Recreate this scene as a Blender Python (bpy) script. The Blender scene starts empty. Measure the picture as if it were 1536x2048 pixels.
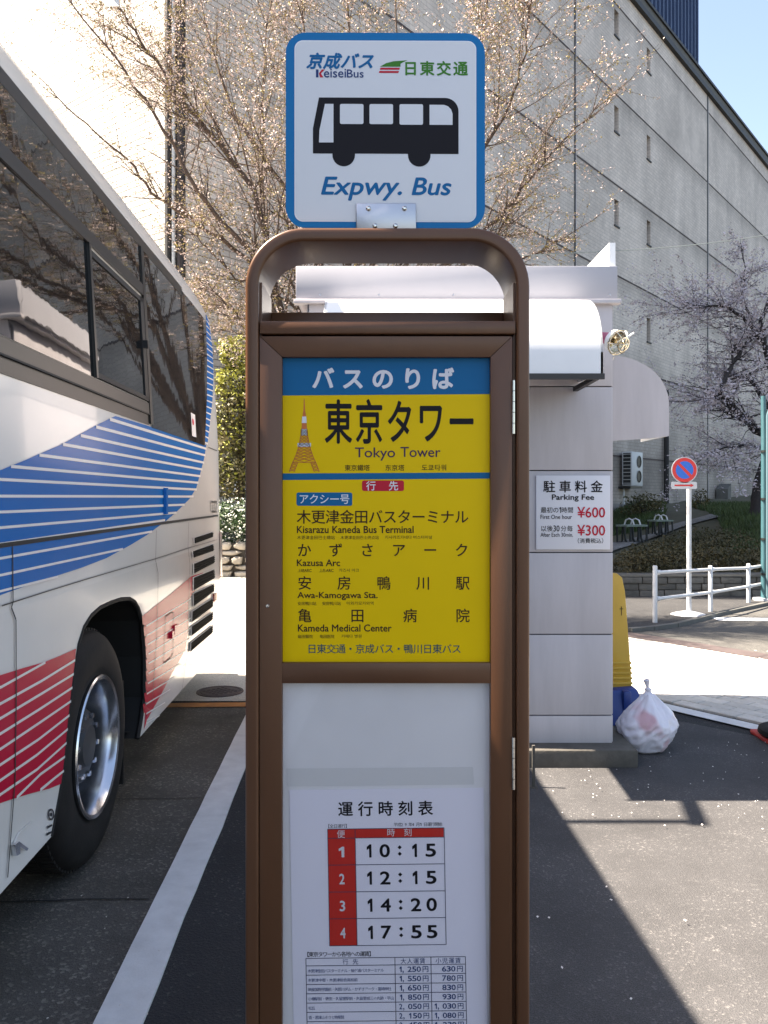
import bpy, bmesh, math, random
from mathutils import Vector, Matrix, noise
from mathutils.geometry import tessellate_polygon
random.seed(7)
scene = bpy.context.scene
COL = scene.collection
R = math.radians

# ------------------------------------------------------------------ camera, sky, sun, exposure
F = 1650.0            # focal length in pixels of the 1536 x 2048 photograph
EYE = 1.5
HY = 994.0            # horizon row
cam_d = bpy.data.cameras.new('camera')
cam_d.sensor_fit = 'VERTICAL'
cam_d.sensor_height = 24.0
cam_d.lens = 24.0 * F / 2048.0
cam_d.shift_y = -(1024.0 - HY) / 2048.0
cam_d.clip_start = 0.05
cam_d.clip_end = 1500
cam = bpy.data.objects.new('camera', cam_d)
cam.location = (0, 0, EYE)
cam.rotation_euler = (R(90), 0, 0)
COL.objects.link(cam)
scene.camera = cam

SUN = Vector((-0.72, 0.06, 1.0)).normalized()      # towards the sun
elev = math.asin(SUN.z)
azim = math.atan2(SUN.x, SUN.y)
world = bpy.data.worlds.new('World')
scene.world = world
world.use_nodes = True
wn = world.node_tree
wn.nodes.clear()
sky = wn.nodes.new('ShaderNodeTexSky')
sky.sky_type = 'NISHITA'
sky.sun_disc = False
sky.sun_elevation = elev
sky.sun_rotation = azim
sky.air_density = 1.0
sky.dust_density = 1.6
sky.ozone_density = 1.0
bg = wn.nodes.new('ShaderNodeBackground')
bg.inputs['Strength'].default_value = 0.075
wo = wn.nodes.new('ShaderNodeOutputWorld')
wn.links.new(sky.outputs[0], bg.inputs['Color'])
wn.links.new(bg.outputs[0], wo.inputs['Surface'])
sun_d = bpy.data.lights.new('sun', 'SUN')
sun_d.energy = 5.0
sun_d.angle = R(0.5)
sun_d.color = (1.0, 0.95, 0.88)
sun = bpy.data.objects.new('sun', sun_d)
sun.rotation_euler = SUN.to_track_quat('Z', 'Y').to_euler()
sun.location = (-20, 0, 30)
COL.objects.link(sun)
scene.view_settings.view_transform = 'Standard'
scene.view_settings.look = 'None'
scene.view_settings.gamma = 1.0
scene.view_settings.use_curve_mapping = False
scene.view_settings.exposure = 2.42
scene.view_settings.use_white_balance = True
scene.view_settings.white_balance_temperature = 7500
scene.view_settings.white_balance_tint = 12

# ------------------------------------------------------------------ helpers: where things are
def P(px, py, Y):                      # photo pixel at depth Y
    return Vector(((px - 768) / F * Y, Y, EYE + (HY - py) / F * Y))
def G(px, py, z=0.0):                  # photo pixel on a level plane of height z
    Y = (EYE - z) * F / (py - HY)
    return Vector(((px - 768) / F * Y, Y, z))
TB = math.atan(61.0 / F)
CB, SB = math.cos(TB), math.sin(TB)
def B(u, v, z):                        # bus frame: u to the right, v along the bus
    return Vector((u * CB - v * SB, u * SB + v * CB, z))

# ------------------------------------------------------------------ helpers: materials
def mat(name, col, rough=0.6, metal=0.0, spec=0.5, var=0.0, scale=4.0, bump=0.0, bscale=60.0,
        coat=0.0, col2=None, emis=None, stretch=None, dist=0.004):
    m = bpy.data.materials.new(name)
    m.use_nodes = True
    nt = m.node_tree
    b = nt.nodes['Principled BSDF']
    c = tuple(col) + (1,)
    b.inputs['Base Color'].default_value = c
    b.inputs['Roughness'].default_value = rough
    b.inputs['Metallic'].default_value = metal
    b.inputs['Specular IOR Level'].default_value = spec
    b.inputs['Coat Weight'].default_value = coat
    b.inputs['Coat Roughness'].default_value = 0.04
    if var or col2 or bump:
        tc = nt.nodes.new('ShaderNodeNewGeometry')
        src = tc.outputs['Position']
        if stretch:
            mp = nt.nodes.new('ShaderNodeMapping')
            mp.inputs['Scale'].default_value = stretch
            nt.links.new(src, mp.inputs['Vector'])
            src = mp.outputs[0]
    if var or col2:
        n = nt.nodes.new('ShaderNodeTexNoise')
        n.inputs['Scale'].default_value = scale
        n.inputs['Detail'].default_value = 6
        n.inputs['Roughness'].default_value = 0.65
        nt.links.new(src, n.inputs['Vector'])
        rmp = nt.nodes.new('ShaderNodeValToRGB')
        rmp.color_ramp.elements[0].position = 0.3
        rmp.color_ramp.elements[1].position = 0.72
        lo = tuple(max(0, x * (1 - var)) for x in col) + (1,)
        hi = (tuple(col2) if col2 else tuple(min(1, x * (1 + var)) for x in col)) + (1,)
        rmp.color_ramp.elements[0].color = lo
        rmp.color_ramp.elements[1].color = hi
        nt.links.new(n.outputs['Fac'], rmp.inputs[0])
        nt.links.new(rmp.outputs[0], b.inputs['Base Color'])
    if bump:
        n2 = nt.nodes.new('ShaderNodeTexNoise')
        n2.inputs['Scale'].default_value = bscale
        n2.inputs['Detail'].default_value = 4
        nt.links.new(src, n2.inputs['Vector'])
        bp = nt.nodes.new('ShaderNodeBump')
        bp.inputs['Strength'].default_value = bump
        bp.inputs['Distance'].default_value = dist
        nt.links.new(n2.outputs['Fac'], bp.inputs['Height'])
        nt.links.new(bp.outputs[0], b.inputs['Normal'])
    return m

def random_tint(m, amt=0.12):          # every object of a shared mesh gets a slightly different tone
    nt = m.node_tree
    b = nt.nodes['Principled BSDF']
    oi = nt.nodes.new('ShaderNodeObjectInfo')
    mr = nt.nodes.new('ShaderNodeMapRange')
    mr.inputs['To Min'].default_value = 1 - amt
    mr.inputs['To Max'].default_value = 1 + amt
    nt.links.new(oi.outputs['Random'], mr.inputs['Value'])
    hsv = nt.nodes.new('ShaderNodeHueSaturation')
    nt.links.new(mr.outputs[0], hsv.inputs['Value'])
    if b.inputs['Base Color'].is_linked:
        nt.links.new(b.inputs['Base Color'].links[0].from_socket, hsv.inputs['Color'])
    else:
        hsv.inputs['Color'].default_value = b.inputs['Base Color'].default_value
    nt.links.new(hsv.outputs[0], b.inputs['Base Color'])
    return m

def asphalt(name, base, chip, chip_amt=0.25, scale=110.0, patch=0.25, rough=0.85, dust=None):
    m = bpy.data.materials.new(name)
    m.use_nodes = True
    nt = m.node_tree
    L = nt.links
    b = nt.nodes['Principled BSDF']
    b.inputs['Roughness'].default_value = rough
    b.inputs['Specular IOR Level'].default_value = 0.3
    g = nt.nodes.new('ShaderNodeNewGeometry')
    vo = nt.nodes.new('ShaderNodeTexVoronoi')
    vo.inputs['Scale'].default_value = scale
    L.new(g.outputs['Position'], vo.inputs['Vector'])
    sep = nt.nodes.new('ShaderNodeSeparateColor')
    L.new(vo.outputs['Color'], sep.inputs[0])
    r1 = nt.nodes.new('ShaderNodeValToRGB')
    e = r1.color_ramp.elements
    e[0].position = 1 - chip_amt
    e[0].color = (0, 0, 0, 1)
    e[1].position = min(1, 1 - chip_amt + 0.22)
    e[1].color = (1, 1, 1, 1)
    L.new(sep.outputs[0], r1.inputs[0])
    n1 = nt.nodes.new('ShaderNodeTexNoise')
    n1.inputs['Scale'].default_value = 1.3
    n1.inputs['Detail'].default_value = 8
    n1.inputs['Roughness'].default_value = 0.7
    L.new(g.outputs['Position'], n1.inputs['Vector'])
    r2 = nt.nodes.new('ShaderNodeValToRGB')
    r2.color_ramp.elements[0].position = 0.3
    r2.color_ramp.elements[1].position = 0.7
    r2.color_ramp.elements[0].color = tuple(x * (1 - patch) for x in base) + (1,)
    r2.color_ramp.elements[1].color = tuple(x * (1 + patch) for x in base) + (1,)
    L.new(n1.outputs['Fac'], r2.inputs[0])
    # second, finer speckle
    n3 = nt.nodes.new('ShaderNodeTexNoise')
    n3.inputs['Scale'].default_value = 260
    n3.inputs['Detail'].default_value = 2
    L.new(g.outputs['Position'], n3.inputs['Vector'])
    mr = nt.nodes.new('ShaderNodeMapRange')
    mr.inputs['From Min'].default_value = 0.3
    mr.inputs['From Max'].default_value = 0.7
    mr.inputs['To Min'].default_value = 0.55
    mr.inputs['To Max'].default_value = 1.45
    L.new(n3.outputs['Fac'], mr.inputs['Value'])
    mul = nt.nodes.new('ShaderNodeMix')
    mul.data_type = 'RGBA'
    mul.blend_type = 'MULTIPLY'
    mul.inputs[0].default_value = 1.0
    L.new(r2.outputs[0], mul.inputs[6])
    L.new(mr.outputs[0], mul.inputs[7])
    # chips thin out and gather in patches
    n4 = nt.nodes.new('ShaderNodeTexNoise')
    n4.inputs['Scale'].default_value = 2.6
    n4.inputs['Detail'].default_value = 5
    L.new(g.outputs['Position'], n4.inputs['Vector'])
    mr4 = nt.nodes.new('ShaderNodeMapRange')
    mr4.inputs['From Min'].default_value = 0.42
    mr4.inputs['From Max'].default_value = 0.68
    mr4.inputs['To Min'].default_value = 0.25
    L.new(n4.outputs['Fac'], mr4.inputs['Value'])
    mm = nt.nodes.new('ShaderNodeMath')
    mm.operation = 'MULTIPLY'
    L.new(r1.outputs[0], mm.inputs[0])
    L.new(mr4.outputs[0], mm.inputs[1])
    mix = nt.nodes.new('ShaderNodeMix')
    mix.data_type = 'RGBA'
    L.new(mm.outputs[0], mix.inputs[0])
    L.new(mul.outputs[2], mix.inputs[6])
    mix.inputs[7].default_value = tuple(chip) + (1,)
    L.new(mix.outputs[2], b.inputs['Base Color'])
    bp = nt.nodes.new('ShaderNodeBump')
    bp.inputs['Strength'].default_value = 0.6
    bp.inputs['Distance'].default_value = 0.004
    ad = nt.nodes.new('ShaderNodeMath')
    ad.operation = 'ADD'
    L.new(vo.outputs['Distance'], ad.inputs[0])
    L.new(n3.outputs['Fac'], ad.inputs[1])
    L.new(ad.outputs[0], bp.inputs['Height'])
    L.new(bp.outputs[0], b.inputs['Normal'])
    return m

def lin(r, g, b):
    f = lambda x: (x / 255.0 / 12.92) if x <= 10 else (((x / 255.0) + 0.055) / 1.055) ** 2.4
    return (f(r), f(g), f(b))

M = {}
M['asphalt'] = asphalt('dark_asphalt', (0.026, 0.0265, 0.029), (0.10, 0.098, 0.09), 0.08, 120, 0.18)
M['old_asphalt'] = asphalt('worn_asphalt', (0.058, 0.057, 0.059), (0.165, 0.158, 0.155), 0.14, 150, 0.30)
M['lot_light'] = asphalt('lot_asphalt', (0.078, 0.074, 0.068), (0.24, 0.225, 0.20), 0.22, 100, 0.42)
M['concrete_yard'] = asphalt('yard_concrete', (0.42, 0.40, 0.36), (0.55, 0.52, 0.46), 0.2, 60, 0.15)
M['cross_road'] = asphalt('crossing_asphalt', (0.085, 0.082, 0.077), (0.17, 0.16, 0.145), 0.2, 70, 0.15)
M['sidewalk'] = asphalt('sidewalk_asphalt', (0.042, 0.042, 0.044), (0.12, 0.115, 0.105), 0.12, 70, 0.2)
M['line_white'] = mat('road_paint', (0.62, 0.63, 0.64), 0.6, var=0.12, scale=9, bump=0.3, bscale=150)
M['line_orange'] = mat('orange_paint', (0.42, 0.16, 0.035), 0.7, var=0.25, scale=12)
M['paver'] = random_tint(mat('paver', (0.50, 0.48, 0.44), 0.8, var=0.12, scale=20, bump=0.4, bscale=120), 0.12)
M['paver_stuff'] = mat('paver_far', (0.50, 0.48, 0.44), 0.8, var=0.15, scale=8, bump=0.4, bscale=120)
M['gutter'] = mat('gutter_concrete', (0.075, 0.056, 0.055), 0.8, var=0.2, scale=7)
M['kerb'] = mat('kerb_stone', (0.11, 0.108, 0.10), 0.8, var=0.2, scale=6, bump=0.3)
M['brown'] = mat('bronze_metal', (0.122, 0.052, 0.025), 0.34, 0.12, 0.5, var=0.10, scale=5, stretch=(2, 2, 0.5), bump=0.05, bscale=300)
M['brown_dark'] = mat('bronze_shade_gap', (0.012, 0.008, 0.006), 0.7)
M['seam'] = mat('seam_black', (0.015, 0.015, 0.016), 0.7)
M['steel'] = mat('brushed_steel', (0.55, 0.54, 0.56), 0.35, 0.9, bump=0.05, bscale=200)
M['bolt'] = mat('bolt_steel', (0.75, 0.74, 0.72), 0.18, 1.0)
M['sign_blue'] = mat('sign_blue', (0.0, 0.17, 0.42), 0.35, spec=0.15)
M['sign_white'] = mat('sign_white', (0.70, 0.71, 0.74), 0.32)
M['halo'] = mat('halo_white', (0.80, 0.82, 0.86), 0.4)
M['print_black'] = mat('print_black', (0.012, 0.010, 0.013), 0.45, spec=0.15)
M['print_brown'] = mat('print_brown', (0.045, 0.018, 0.012), 0.5, spec=0.15)
M['print_navy'] = mat('print_navy', (0.018, 0.05, 0.17), 0.45, spec=0.15)
M['print_blue'] = mat('print_blue', (0.0, 0.13, 0.33), 0.45, spec=0.15)
M['print_green'] = mat('print_green', (0.05, 0.21, 0.03), 0.45, spec=0.15)
M['print_red'] = mat('print_red', (0.56, 0.022, 0.045), 0.45, spec=0.15)
M['print_white'] = mat('print_white', (0.75, 0.74, 0.78), 0.45, spec=0.15)
M['print_purple'] = mat('print_purple', (0.07, 0.028, 0.075), 0.5, spec=0.15)
M['print_teal'] = mat('print_teal', (0.028, 0.085, 0.11), 0.5, spec=0.15)
M['board_blue'] = mat('board_blue', (0.0, 0.125, 0.30), 0.4, spec=0.15)
M['board_yellow'] = mat('board_yellow', (0.82, 0.535, 0.006), 0.4, spec=0.15, var=0.03, scale=3)
M['orange'] = mat('tower_orange', (0.62, 0.16, 0.03), 0.5)
M['backing'] = mat('frosted_backing', (0.83, 0.80, 0.82), 0.5, var=0.05, scale=5)
M['tape'] = mat('clear_tape', (0.72, 0.70, 0.71), 0.3)
M['paper'] = mat('paper', (0.86, 0.82, 0.92), 0.6)
M['table_red'] = mat('table_red', (0.64, 0.035, 0.025), 0.6, spec=0.15)
M['table_line'] = mat('table_line', (0.06, 0.06, 0.10), 0.6, spec=0.15)
M['booth'] = mat('booth_panel', (0.485, 0.455, 0.475), 0.55, var=0.11, scale=2.6, bump=0.06, bscale=90, stretch=(2.6, 2.6, 0.35))
M['booth_top'] = mat('booth_fascia', (0.37, 0.365, 0.40), 0.5, var=0.04, scale=2)
M['white_paint'] = mat('white_paint', (0.78, 0.79, 0.80), 0.35, var=0.03, scale=6)
M['plinth'] = mat('plinth_concrete', (0.085, 0.078, 0.068), 0.85, var=0.3, scale=10, bump=0.5, bscale=60)
M['bus_white'] = mat('bus_white', (0.72, 0.70, 0.67), 0.2, coat=0.5, bump=0.07, bscale=1.4, dist=0.02, var=0.035, scale=2.2)
M['bus_blue'] = mat('bus_blue', (0.0, 0.13, 0.43), 0.25, spec=0.15, coat=0.03)
M['bus_red'] = mat('bus_red', (0.52, 0.008, 0.040), 0.25, spec=0.3, coat=0.08)
M['bus_line'] = mat('bus_stripe', (0.74, 0.72, 0.70), 0.3, coat=0.1)
M['bus_pink'] = mat('bus_red_sheen', (0.44, 0.065, 0.075), 0.2, coat=0.6)  # paler red: the wash of reflected light is put into the colour
M['bus_frame'] = mat('window_frame', (0.022, 0.021, 0.020), 0.35, 0.1, spec=.4)
M['glass'] = mat('tinted_glass', (0.006, 0.006, 0.0065), 0.015, 0.0, 0.5, coat=0.35, bump=0.12, bscale=1.6, dist=0.02)
M['rubber'] = mat('rubber', (0.015, 0.014, 0.014), 0.7, spec=.25, bump=0.2, bscale=80, var=0.25, scale=12)
M['cast'] = mat('cast_steel', (0.05, 0.053, 0.06), 0.5, 0.2)
M['chrome'] = mat('polished_alloy', (0.66, 0.68, 0.72), 0.2, 1.0, bump=0.06, bscale=30)
M['dark'] = mat('dark_void', (0.008, 0.008, 0.008), 0.8)
M['grille'] = mat('grille', (0.010, 0.009, 0.009), 0.7, spec=.08)
M['lamp_red'] = mat('lamp_red', (0.38, 0.018, 0.02), 0.2, coat=0.8)
M['amber'] = mat('lamp_amber', (0.55, 0.13, 0.02), 0.2)
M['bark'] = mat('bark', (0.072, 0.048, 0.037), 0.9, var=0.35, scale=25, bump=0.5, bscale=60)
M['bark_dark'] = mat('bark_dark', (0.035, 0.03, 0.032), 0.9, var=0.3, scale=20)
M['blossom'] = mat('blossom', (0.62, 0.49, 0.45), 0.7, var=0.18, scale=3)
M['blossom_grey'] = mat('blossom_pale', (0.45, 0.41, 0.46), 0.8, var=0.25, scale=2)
M['bud_leaf'] = mat('bud_leaf', (0.28, 0.22, 0.075), 0.7, var=0.3, scale=3)
M['leaf_yellow'] = mat('leaf_yellow', (0.26, 0.26, 0.035), 0.6, var=0.3, scale=2)
M['leaf_dark'] = mat('leaf_dark', (0.045, 0.06, 0.018), 0.6, var=0.4, scale=2.5, col2=(0.13, 0.10, 0.03))
M['leaf_hedge'] = mat('leaf_hedge', (0.035, 0.07, 0.02), 0.6, var=0.3, scale=5)
M['flower_white'] = mat('flower_white', (0.72, 0.74, 0.66), 0.6)
M['azalea'] = mat('azalea_leaf', (0.045, 0.052, 0.016), 0.7, var=0.35, scale=1.4, col2=(0.085, 0.062, 0.024))
M['grass'] = mat('grass_blade', (0.045, 0.072, 0.018), 0.7, var=0.35, scale=1.1)
M['soil'] = mat('soil', (0.06, 0.055, 0.03), 0.95, var=0.3, scale=3, bump=0.5, bscale=15)
M['stone'] = random_tint(mat('garden_stone', (0.34, 0.30, 0.25), 0.85, var=0.25, scale=7, bump=0.7, bscale=18, dist=0.02), 0.22)
M['stone_dark'] = random_tint(mat('planter_stone', (0.11, 0.105, 0.095), 0.9, var=0.35, scale=5, bump=0.7, bscale=14, dist=0.02), 0.25)
M['mortar'] = mat('mortar', (0.06, 0.052, 0.045), 0.95)
M['rail_white'] = mat('rail_white', (0.52, 0.53, 0.55), 0.4, var=0.06, scale=8)
M['teal'] = mat('teal_paint', (0.035, 0.105, 0.125), 0.45, var=0.08, scale=4)
M['bench_green'] = mat('bench_top', (0.16, 0.20, 0.17), 0.6)
M['iron'] = mat('dark_iron', (0.02, 0.022, 0.022), 0.5, 0.3)
M['yellow_plastic'] = mat('yellow_plastic', (0.55, 0.33, 0.04), 0.45, var=0.06, scale=5)
M['blue_plastic'] = mat('blue_plastic', (0.012, 0.045, 0.22), 0.4)
M['navy_panel'] = mat('navy_cladding', (0.05, 0.085, 0.17), 0.5, var=0.1, scale=0.6)
M['coping'] = mat('coping_dark', (0.035, 0.034, 0.034), 0.6, var=0.2, scale=2)
M['gold'] = mat('reflector', (0.62, 0.55, 0.42), 0.2, 1.0)
M['pink_plastic'] = mat('pink_plastic', (0.45, 0.10, 0.18), 0.5)
M['cone_red'] = mat('cone_red', (0.52, 0.03, 0.035), 0.45)
M['ac_white'] = mat('unit_casing', (0.50, 0.52, 0.53), 0.5)
M['petal'] = mat('petal', (0.70, 0.66, 0.63), 0.7)
M['sky_cable'] = mat('pale_cable', (0.20, 0.23, 0.22), 0.6)
M['slat_window'] = mat('slit_glass', (0.05, 0.05, 0.055), 0.15)

# plastic bag: thin, milky
mb_ = bpy.data.materials.new('milky_plastic'); mb_.use_nodes = True
pb = mb_.node_tree.nodes['Principled BSDF']
pb.inputs['Base Color'].default_value = (0.66, 0.63, 0.70, 1)
pb.inputs['Roughness'].default_value = 0.3
pb.inputs['Subsurface Weight'].default_value = 0.25
pb.inputs['Subsurface Radius'].default_value = (0.05, 0.04, 0.04)
_n = mb_.node_tree.nodes.new('ShaderNodeTexNoise'); _n.inputs['Scale'].default_value = 9; _n.inputs['Detail'].default_value = 5
_g = mb_.node_tree.nodes.new('ShaderNodeNewGeometry')
mb_.node_tree.links.new(_g.outputs['Position'], _n.inputs['Vector'])
_b = mb_.node_tree.nodes.new('ShaderNodeBump'); _b.inputs['Strength'].default_value = 0.5; _b.inputs['Distance'].default_value = 0.02
mb_.node_tree.links.new(_n.outputs['Fac'], _b.inputs['Height']); mb_.node_tree.links.new(_b.outputs[0], pb.inputs['Normal'])
_r = mb_.node_tree.nodes.new('ShaderNodeValToRGB')
_r.color_ramp.elements[0].position = 0.56; _r.color_ramp.elements[0].color = (0.68, 0.66, 0.73, 1)
_r.color_ramp.elements[1].position = 0.66; _r.color_ramp.elements[1].color = (0.55, 0.34, 0.38, 1)
_n2 = mb_.node_tree.nodes.new('ShaderNodeTexNoise'); _n2.inputs['Scale'].default_value = 5
mb_.node_tree.links.new(_g.outputs['Position'], _n2.inputs['Vector'])
mb_.node_tree.links.new(_n2.outputs['Fac'], _r.inputs[0]); mb_.node_tree.links.new(_r.outputs[0], pb.inputs['Base Color'])
M['bag'] = mb_

# clear acrylic pane
mp_ = bpy.data.materials.new('clear_acrylic'); mp_.use_nodes = True
nt_ = mp_.node_tree; nt_.nodes.clear()
_o = nt_.nodes.new('ShaderNodeOutputMaterial'); _t = nt_.nodes.new('ShaderNodeBsdfTransparent'); _gl = nt_.nodes.new('ShaderNodeBsdfGlossy')
_gl.inputs['Roughness'].default_value = 0.03
_t.inputs['Color'].default_value = (0.97, 0.97, 0.97, 1)
_lw = nt_.nodes.new('ShaderNodeLayerWeight'); _lw.inputs['Blend'].default_value = 0.5
_pw = nt_.nodes.new('ShaderNodeMath'); _pw.operation = 'POWER'; _pw.inputs[1].default_value = 5.0
_ma = nt_.nodes.new('ShaderNodeMath'); _ma.operation = 'MULTIPLY_ADD'; _ma.inputs[1].default_value = 0.6; _ma.inputs[2].default_value = 0.03
_mx = nt_.nodes.new('ShaderNodeMixShader')
nt_.links.new(_lw.outputs['Facing'], _pw.inputs[0]); nt_.links.new(_pw.outputs[0], _ma.inputs[0]); nt_.links.new(_ma.outputs[0], _mx.inputs[0])
nt_.links.new(_t.outputs[0], _mx.inputs[1]); nt_.links.new(_gl.outputs[0], _mx.inputs[2])
nt_.links.new(_mx.outputs[0], _o.inputs['Surface'])
M['acrylic'] = mp_

# building facade tile: brick pattern in the plane of the wall, plus grime bands
def facade_mat(name, ang, org, base=(0.40, 0.375, 0.355), far=True):
    m = bpy.data.materials.new(name); m.use_nodes = True
    nt = m.node_tree; L = nt.links
    b = nt.nodes['Principled BSDF']; b.inputs['Roughness'].default_value = 0.75
    g = nt.nodes.new('ShaderNodeNewGeometry')
    sub = nt.nodes.new('ShaderNodeVectorMath'); sub.operation = 'SUBTRACT'; sub.inputs[1].default_value = (org[0], org[1], 0)
    L.new(g.outputs['Position'], sub.inputs[0])
    rot = nt.nodes.new('ShaderNodeVectorRotate'); rot.rotation_type = 'Z_AXIS'; rot.inputs['Angle'].default_value = -ang
    L.new(sub.outputs[0], rot.inputs['Vector'])
    sp = nt.nodes.new('ShaderNodeSeparateXYZ'); L.new(rot.outputs[0], sp.inputs[0])
    cb = nt.nodes.new('ShaderNodeCombineXYZ'); L.new(sp.outputs['X'], cb.inputs['X']); L.new(sp.outputs['Z'], cb.inputs['Y'])
    br = nt.nodes.new('ShaderNodeTexBrick')
    br.inputs['Scale'].default_value = 1.0
    br.inputs['Brick Width'].default_value = 0.25
    br.inputs['Row Height'].default_value = 0.105
    br.inputs['Mortar Size'].default_value = 0.007
    br.inputs['Mortar Smooth'].default_value = 0.1
    br.inputs['Color1'].default_value = tuple(x * 0.93 for x in base) + (1,)
    br.inputs['Color2'].default_value = tuple(x * 1.07 for x in base) + (1,)
    br.inputs['Mortar'].default_value = tuple(x * 0.70 for x in base) + (1,)
    L.new(cb.outputs[0], br.inputs['Vector'])
    # stains: soft vertical-ish streaks and blotches
    mp = nt.nodes.new('ShaderNodeMapping'); mp.inputs['Scale'].default_value = (0.5, 0.16, 1)
    L.new(cb.outputs[0], mp.inputs['Vector'])
    n = nt.nodes.new('ShaderNodeTexNoise'); n.inputs['Scale'].default_value = 1.6; n.inputs['Detail'].default_value = 7; n.inputs['Roughness'].default_value = 0.62
    L.new(mp.outputs[0], n.inputs['Vector'])
    mr = nt.nodes.new('ShaderNodeMapRange'); mr.inputs['From Min'].default_value = 0.35; mr.inputs['From Max'].default_value = 0.65
    mr.inputs['To Min'].default_value = 0.78; mr.inputs['To Max'].default_value = 1.08
    L.new(n.outputs['Fac'], mr.inputs['Value'])
    # grime gathered just under each floor band
    md = nt.nodes.new('ShaderNodeMath'); md.operation = 'WRAP'
    md.inputs[1].default_value = 0.0; md.inputs[2].default_value = BAND
    ad = nt.nodes.new('ShaderNodeMath'); ad.operation = 'ADD'; ad.inputs[1].default_value = -BAND0
    L.new(sp.outputs['Z'], ad.inputs[0]); L.new(ad.outputs[0], md.inputs[0])
    mr2 = nt.nodes.new('ShaderNodeMapRange'); mr2.inputs['From Min'].default_value = BAND * 0.72; mr2.inputs['From Max'].default_value = BAND
    mr2.inputs['To Min'].default_value = 1.0; mr2.inputs['To Max'].default_value = 0.74
    mr2.interpolation_type = 'SMOOTHERSTEP'
    L.new(md.outputs[0], mr2.inputs['Value'])
    mu = nt.nodes.new('ShaderNodeMath'); mu.operation = 'MULTIPLY'
    L.new(mr.outputs[0], mu.inputs[0]); L.new(mr2.outputs[0], mu.inputs[1])
    # damp, mossy dirt low on the wall
    mr3 = nt.nodes.new('ShaderNodeMapRange'); mr3.inputs['From Min'].default_value = 0.5; mr3.inputs['From Max'].default_value = 7.0
    mr3.inputs['To Min'].default_value = 0.32; mr3.inputs['To Max'].default_value = 1.0
    n5 = nt.nodes.new('ShaderNodeTexNoise'); n5.inputs['Scale'].default_value = 0.6; n5.inputs['Detail'].default_value = 6
    L.new(g.outputs['Position'], n5.inputs['Vector'])
    ma = nt.nodes.new('ShaderNodeMath'); ma.operation = 'MULTIPLY_ADD'; ma.inputs[1].default_value = 6.0; 
    L.new(n5.outputs['Fac'], ma.inputs[0]); 
    ab = nt.nodes.new('ShaderNodeMath'); ab.operation = 'ADD'; ab.inputs[1].default_value = -3.0
    L.new(sp.outputs['Z'], ab.inputs[0]); L.new(ab.outputs[0], ma.inputs[2])
    L.new(ma.outputs[0], mr3.inputs['Value'])
    mu3 = nt.nodes.new('ShaderNodeMath'); mu3.operation = 'MULTIPLY'
    L.new(mu.outputs[0], mu3.inputs[0]); L.new(mr3.outputs[0], mu3.inputs[1])
    mx = nt.nodes.new('ShaderNodeMix'); mx.data_type = 'RGBA'; mx.blend_type = 'MULTIPLY'; mx.inputs[0].default_value = 1
    if far:
        L.new(br.outputs['Color'], mx.inputs[6])
        bp = nt.nodes.new('ShaderNodeBump'); bp.invert = True; bp.inputs['Strength'].default_value = 0.45; bp.inputs['Distance'].default_value = 0.01
        L.new(br.outputs['Fac'], bp.inputs['Height']); L.new(bp.outputs[0], b.inputs['Normal'])
    else:
        mx.inputs[6].default_value = tuple(base) + (1,)
    L.new(mu3.outputs[0], mx.inputs[7])
    L.new(mx.outputs[2], b.inputs['Base Color'])
    return m

# ------------------------------------------------------------------ helpers: objects
def tag(o, label=None, cat=None, group=None, kind=None):
    if label: o['label'] = label
    if cat: o['category'] = cat
    if group: o['group'] = group
    if kind: o['kind'] = kind
    return o

def thing(name, label, cat, loc, group=None):
    o = bpy.data.objects.new(name, None)
    COL.objects.link(o)
    o.location = loc
    o.empty_display_size = 0.2
    o['wloc'] = list(Vector(loc))
    return tag(o, label, cat, group)

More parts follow.
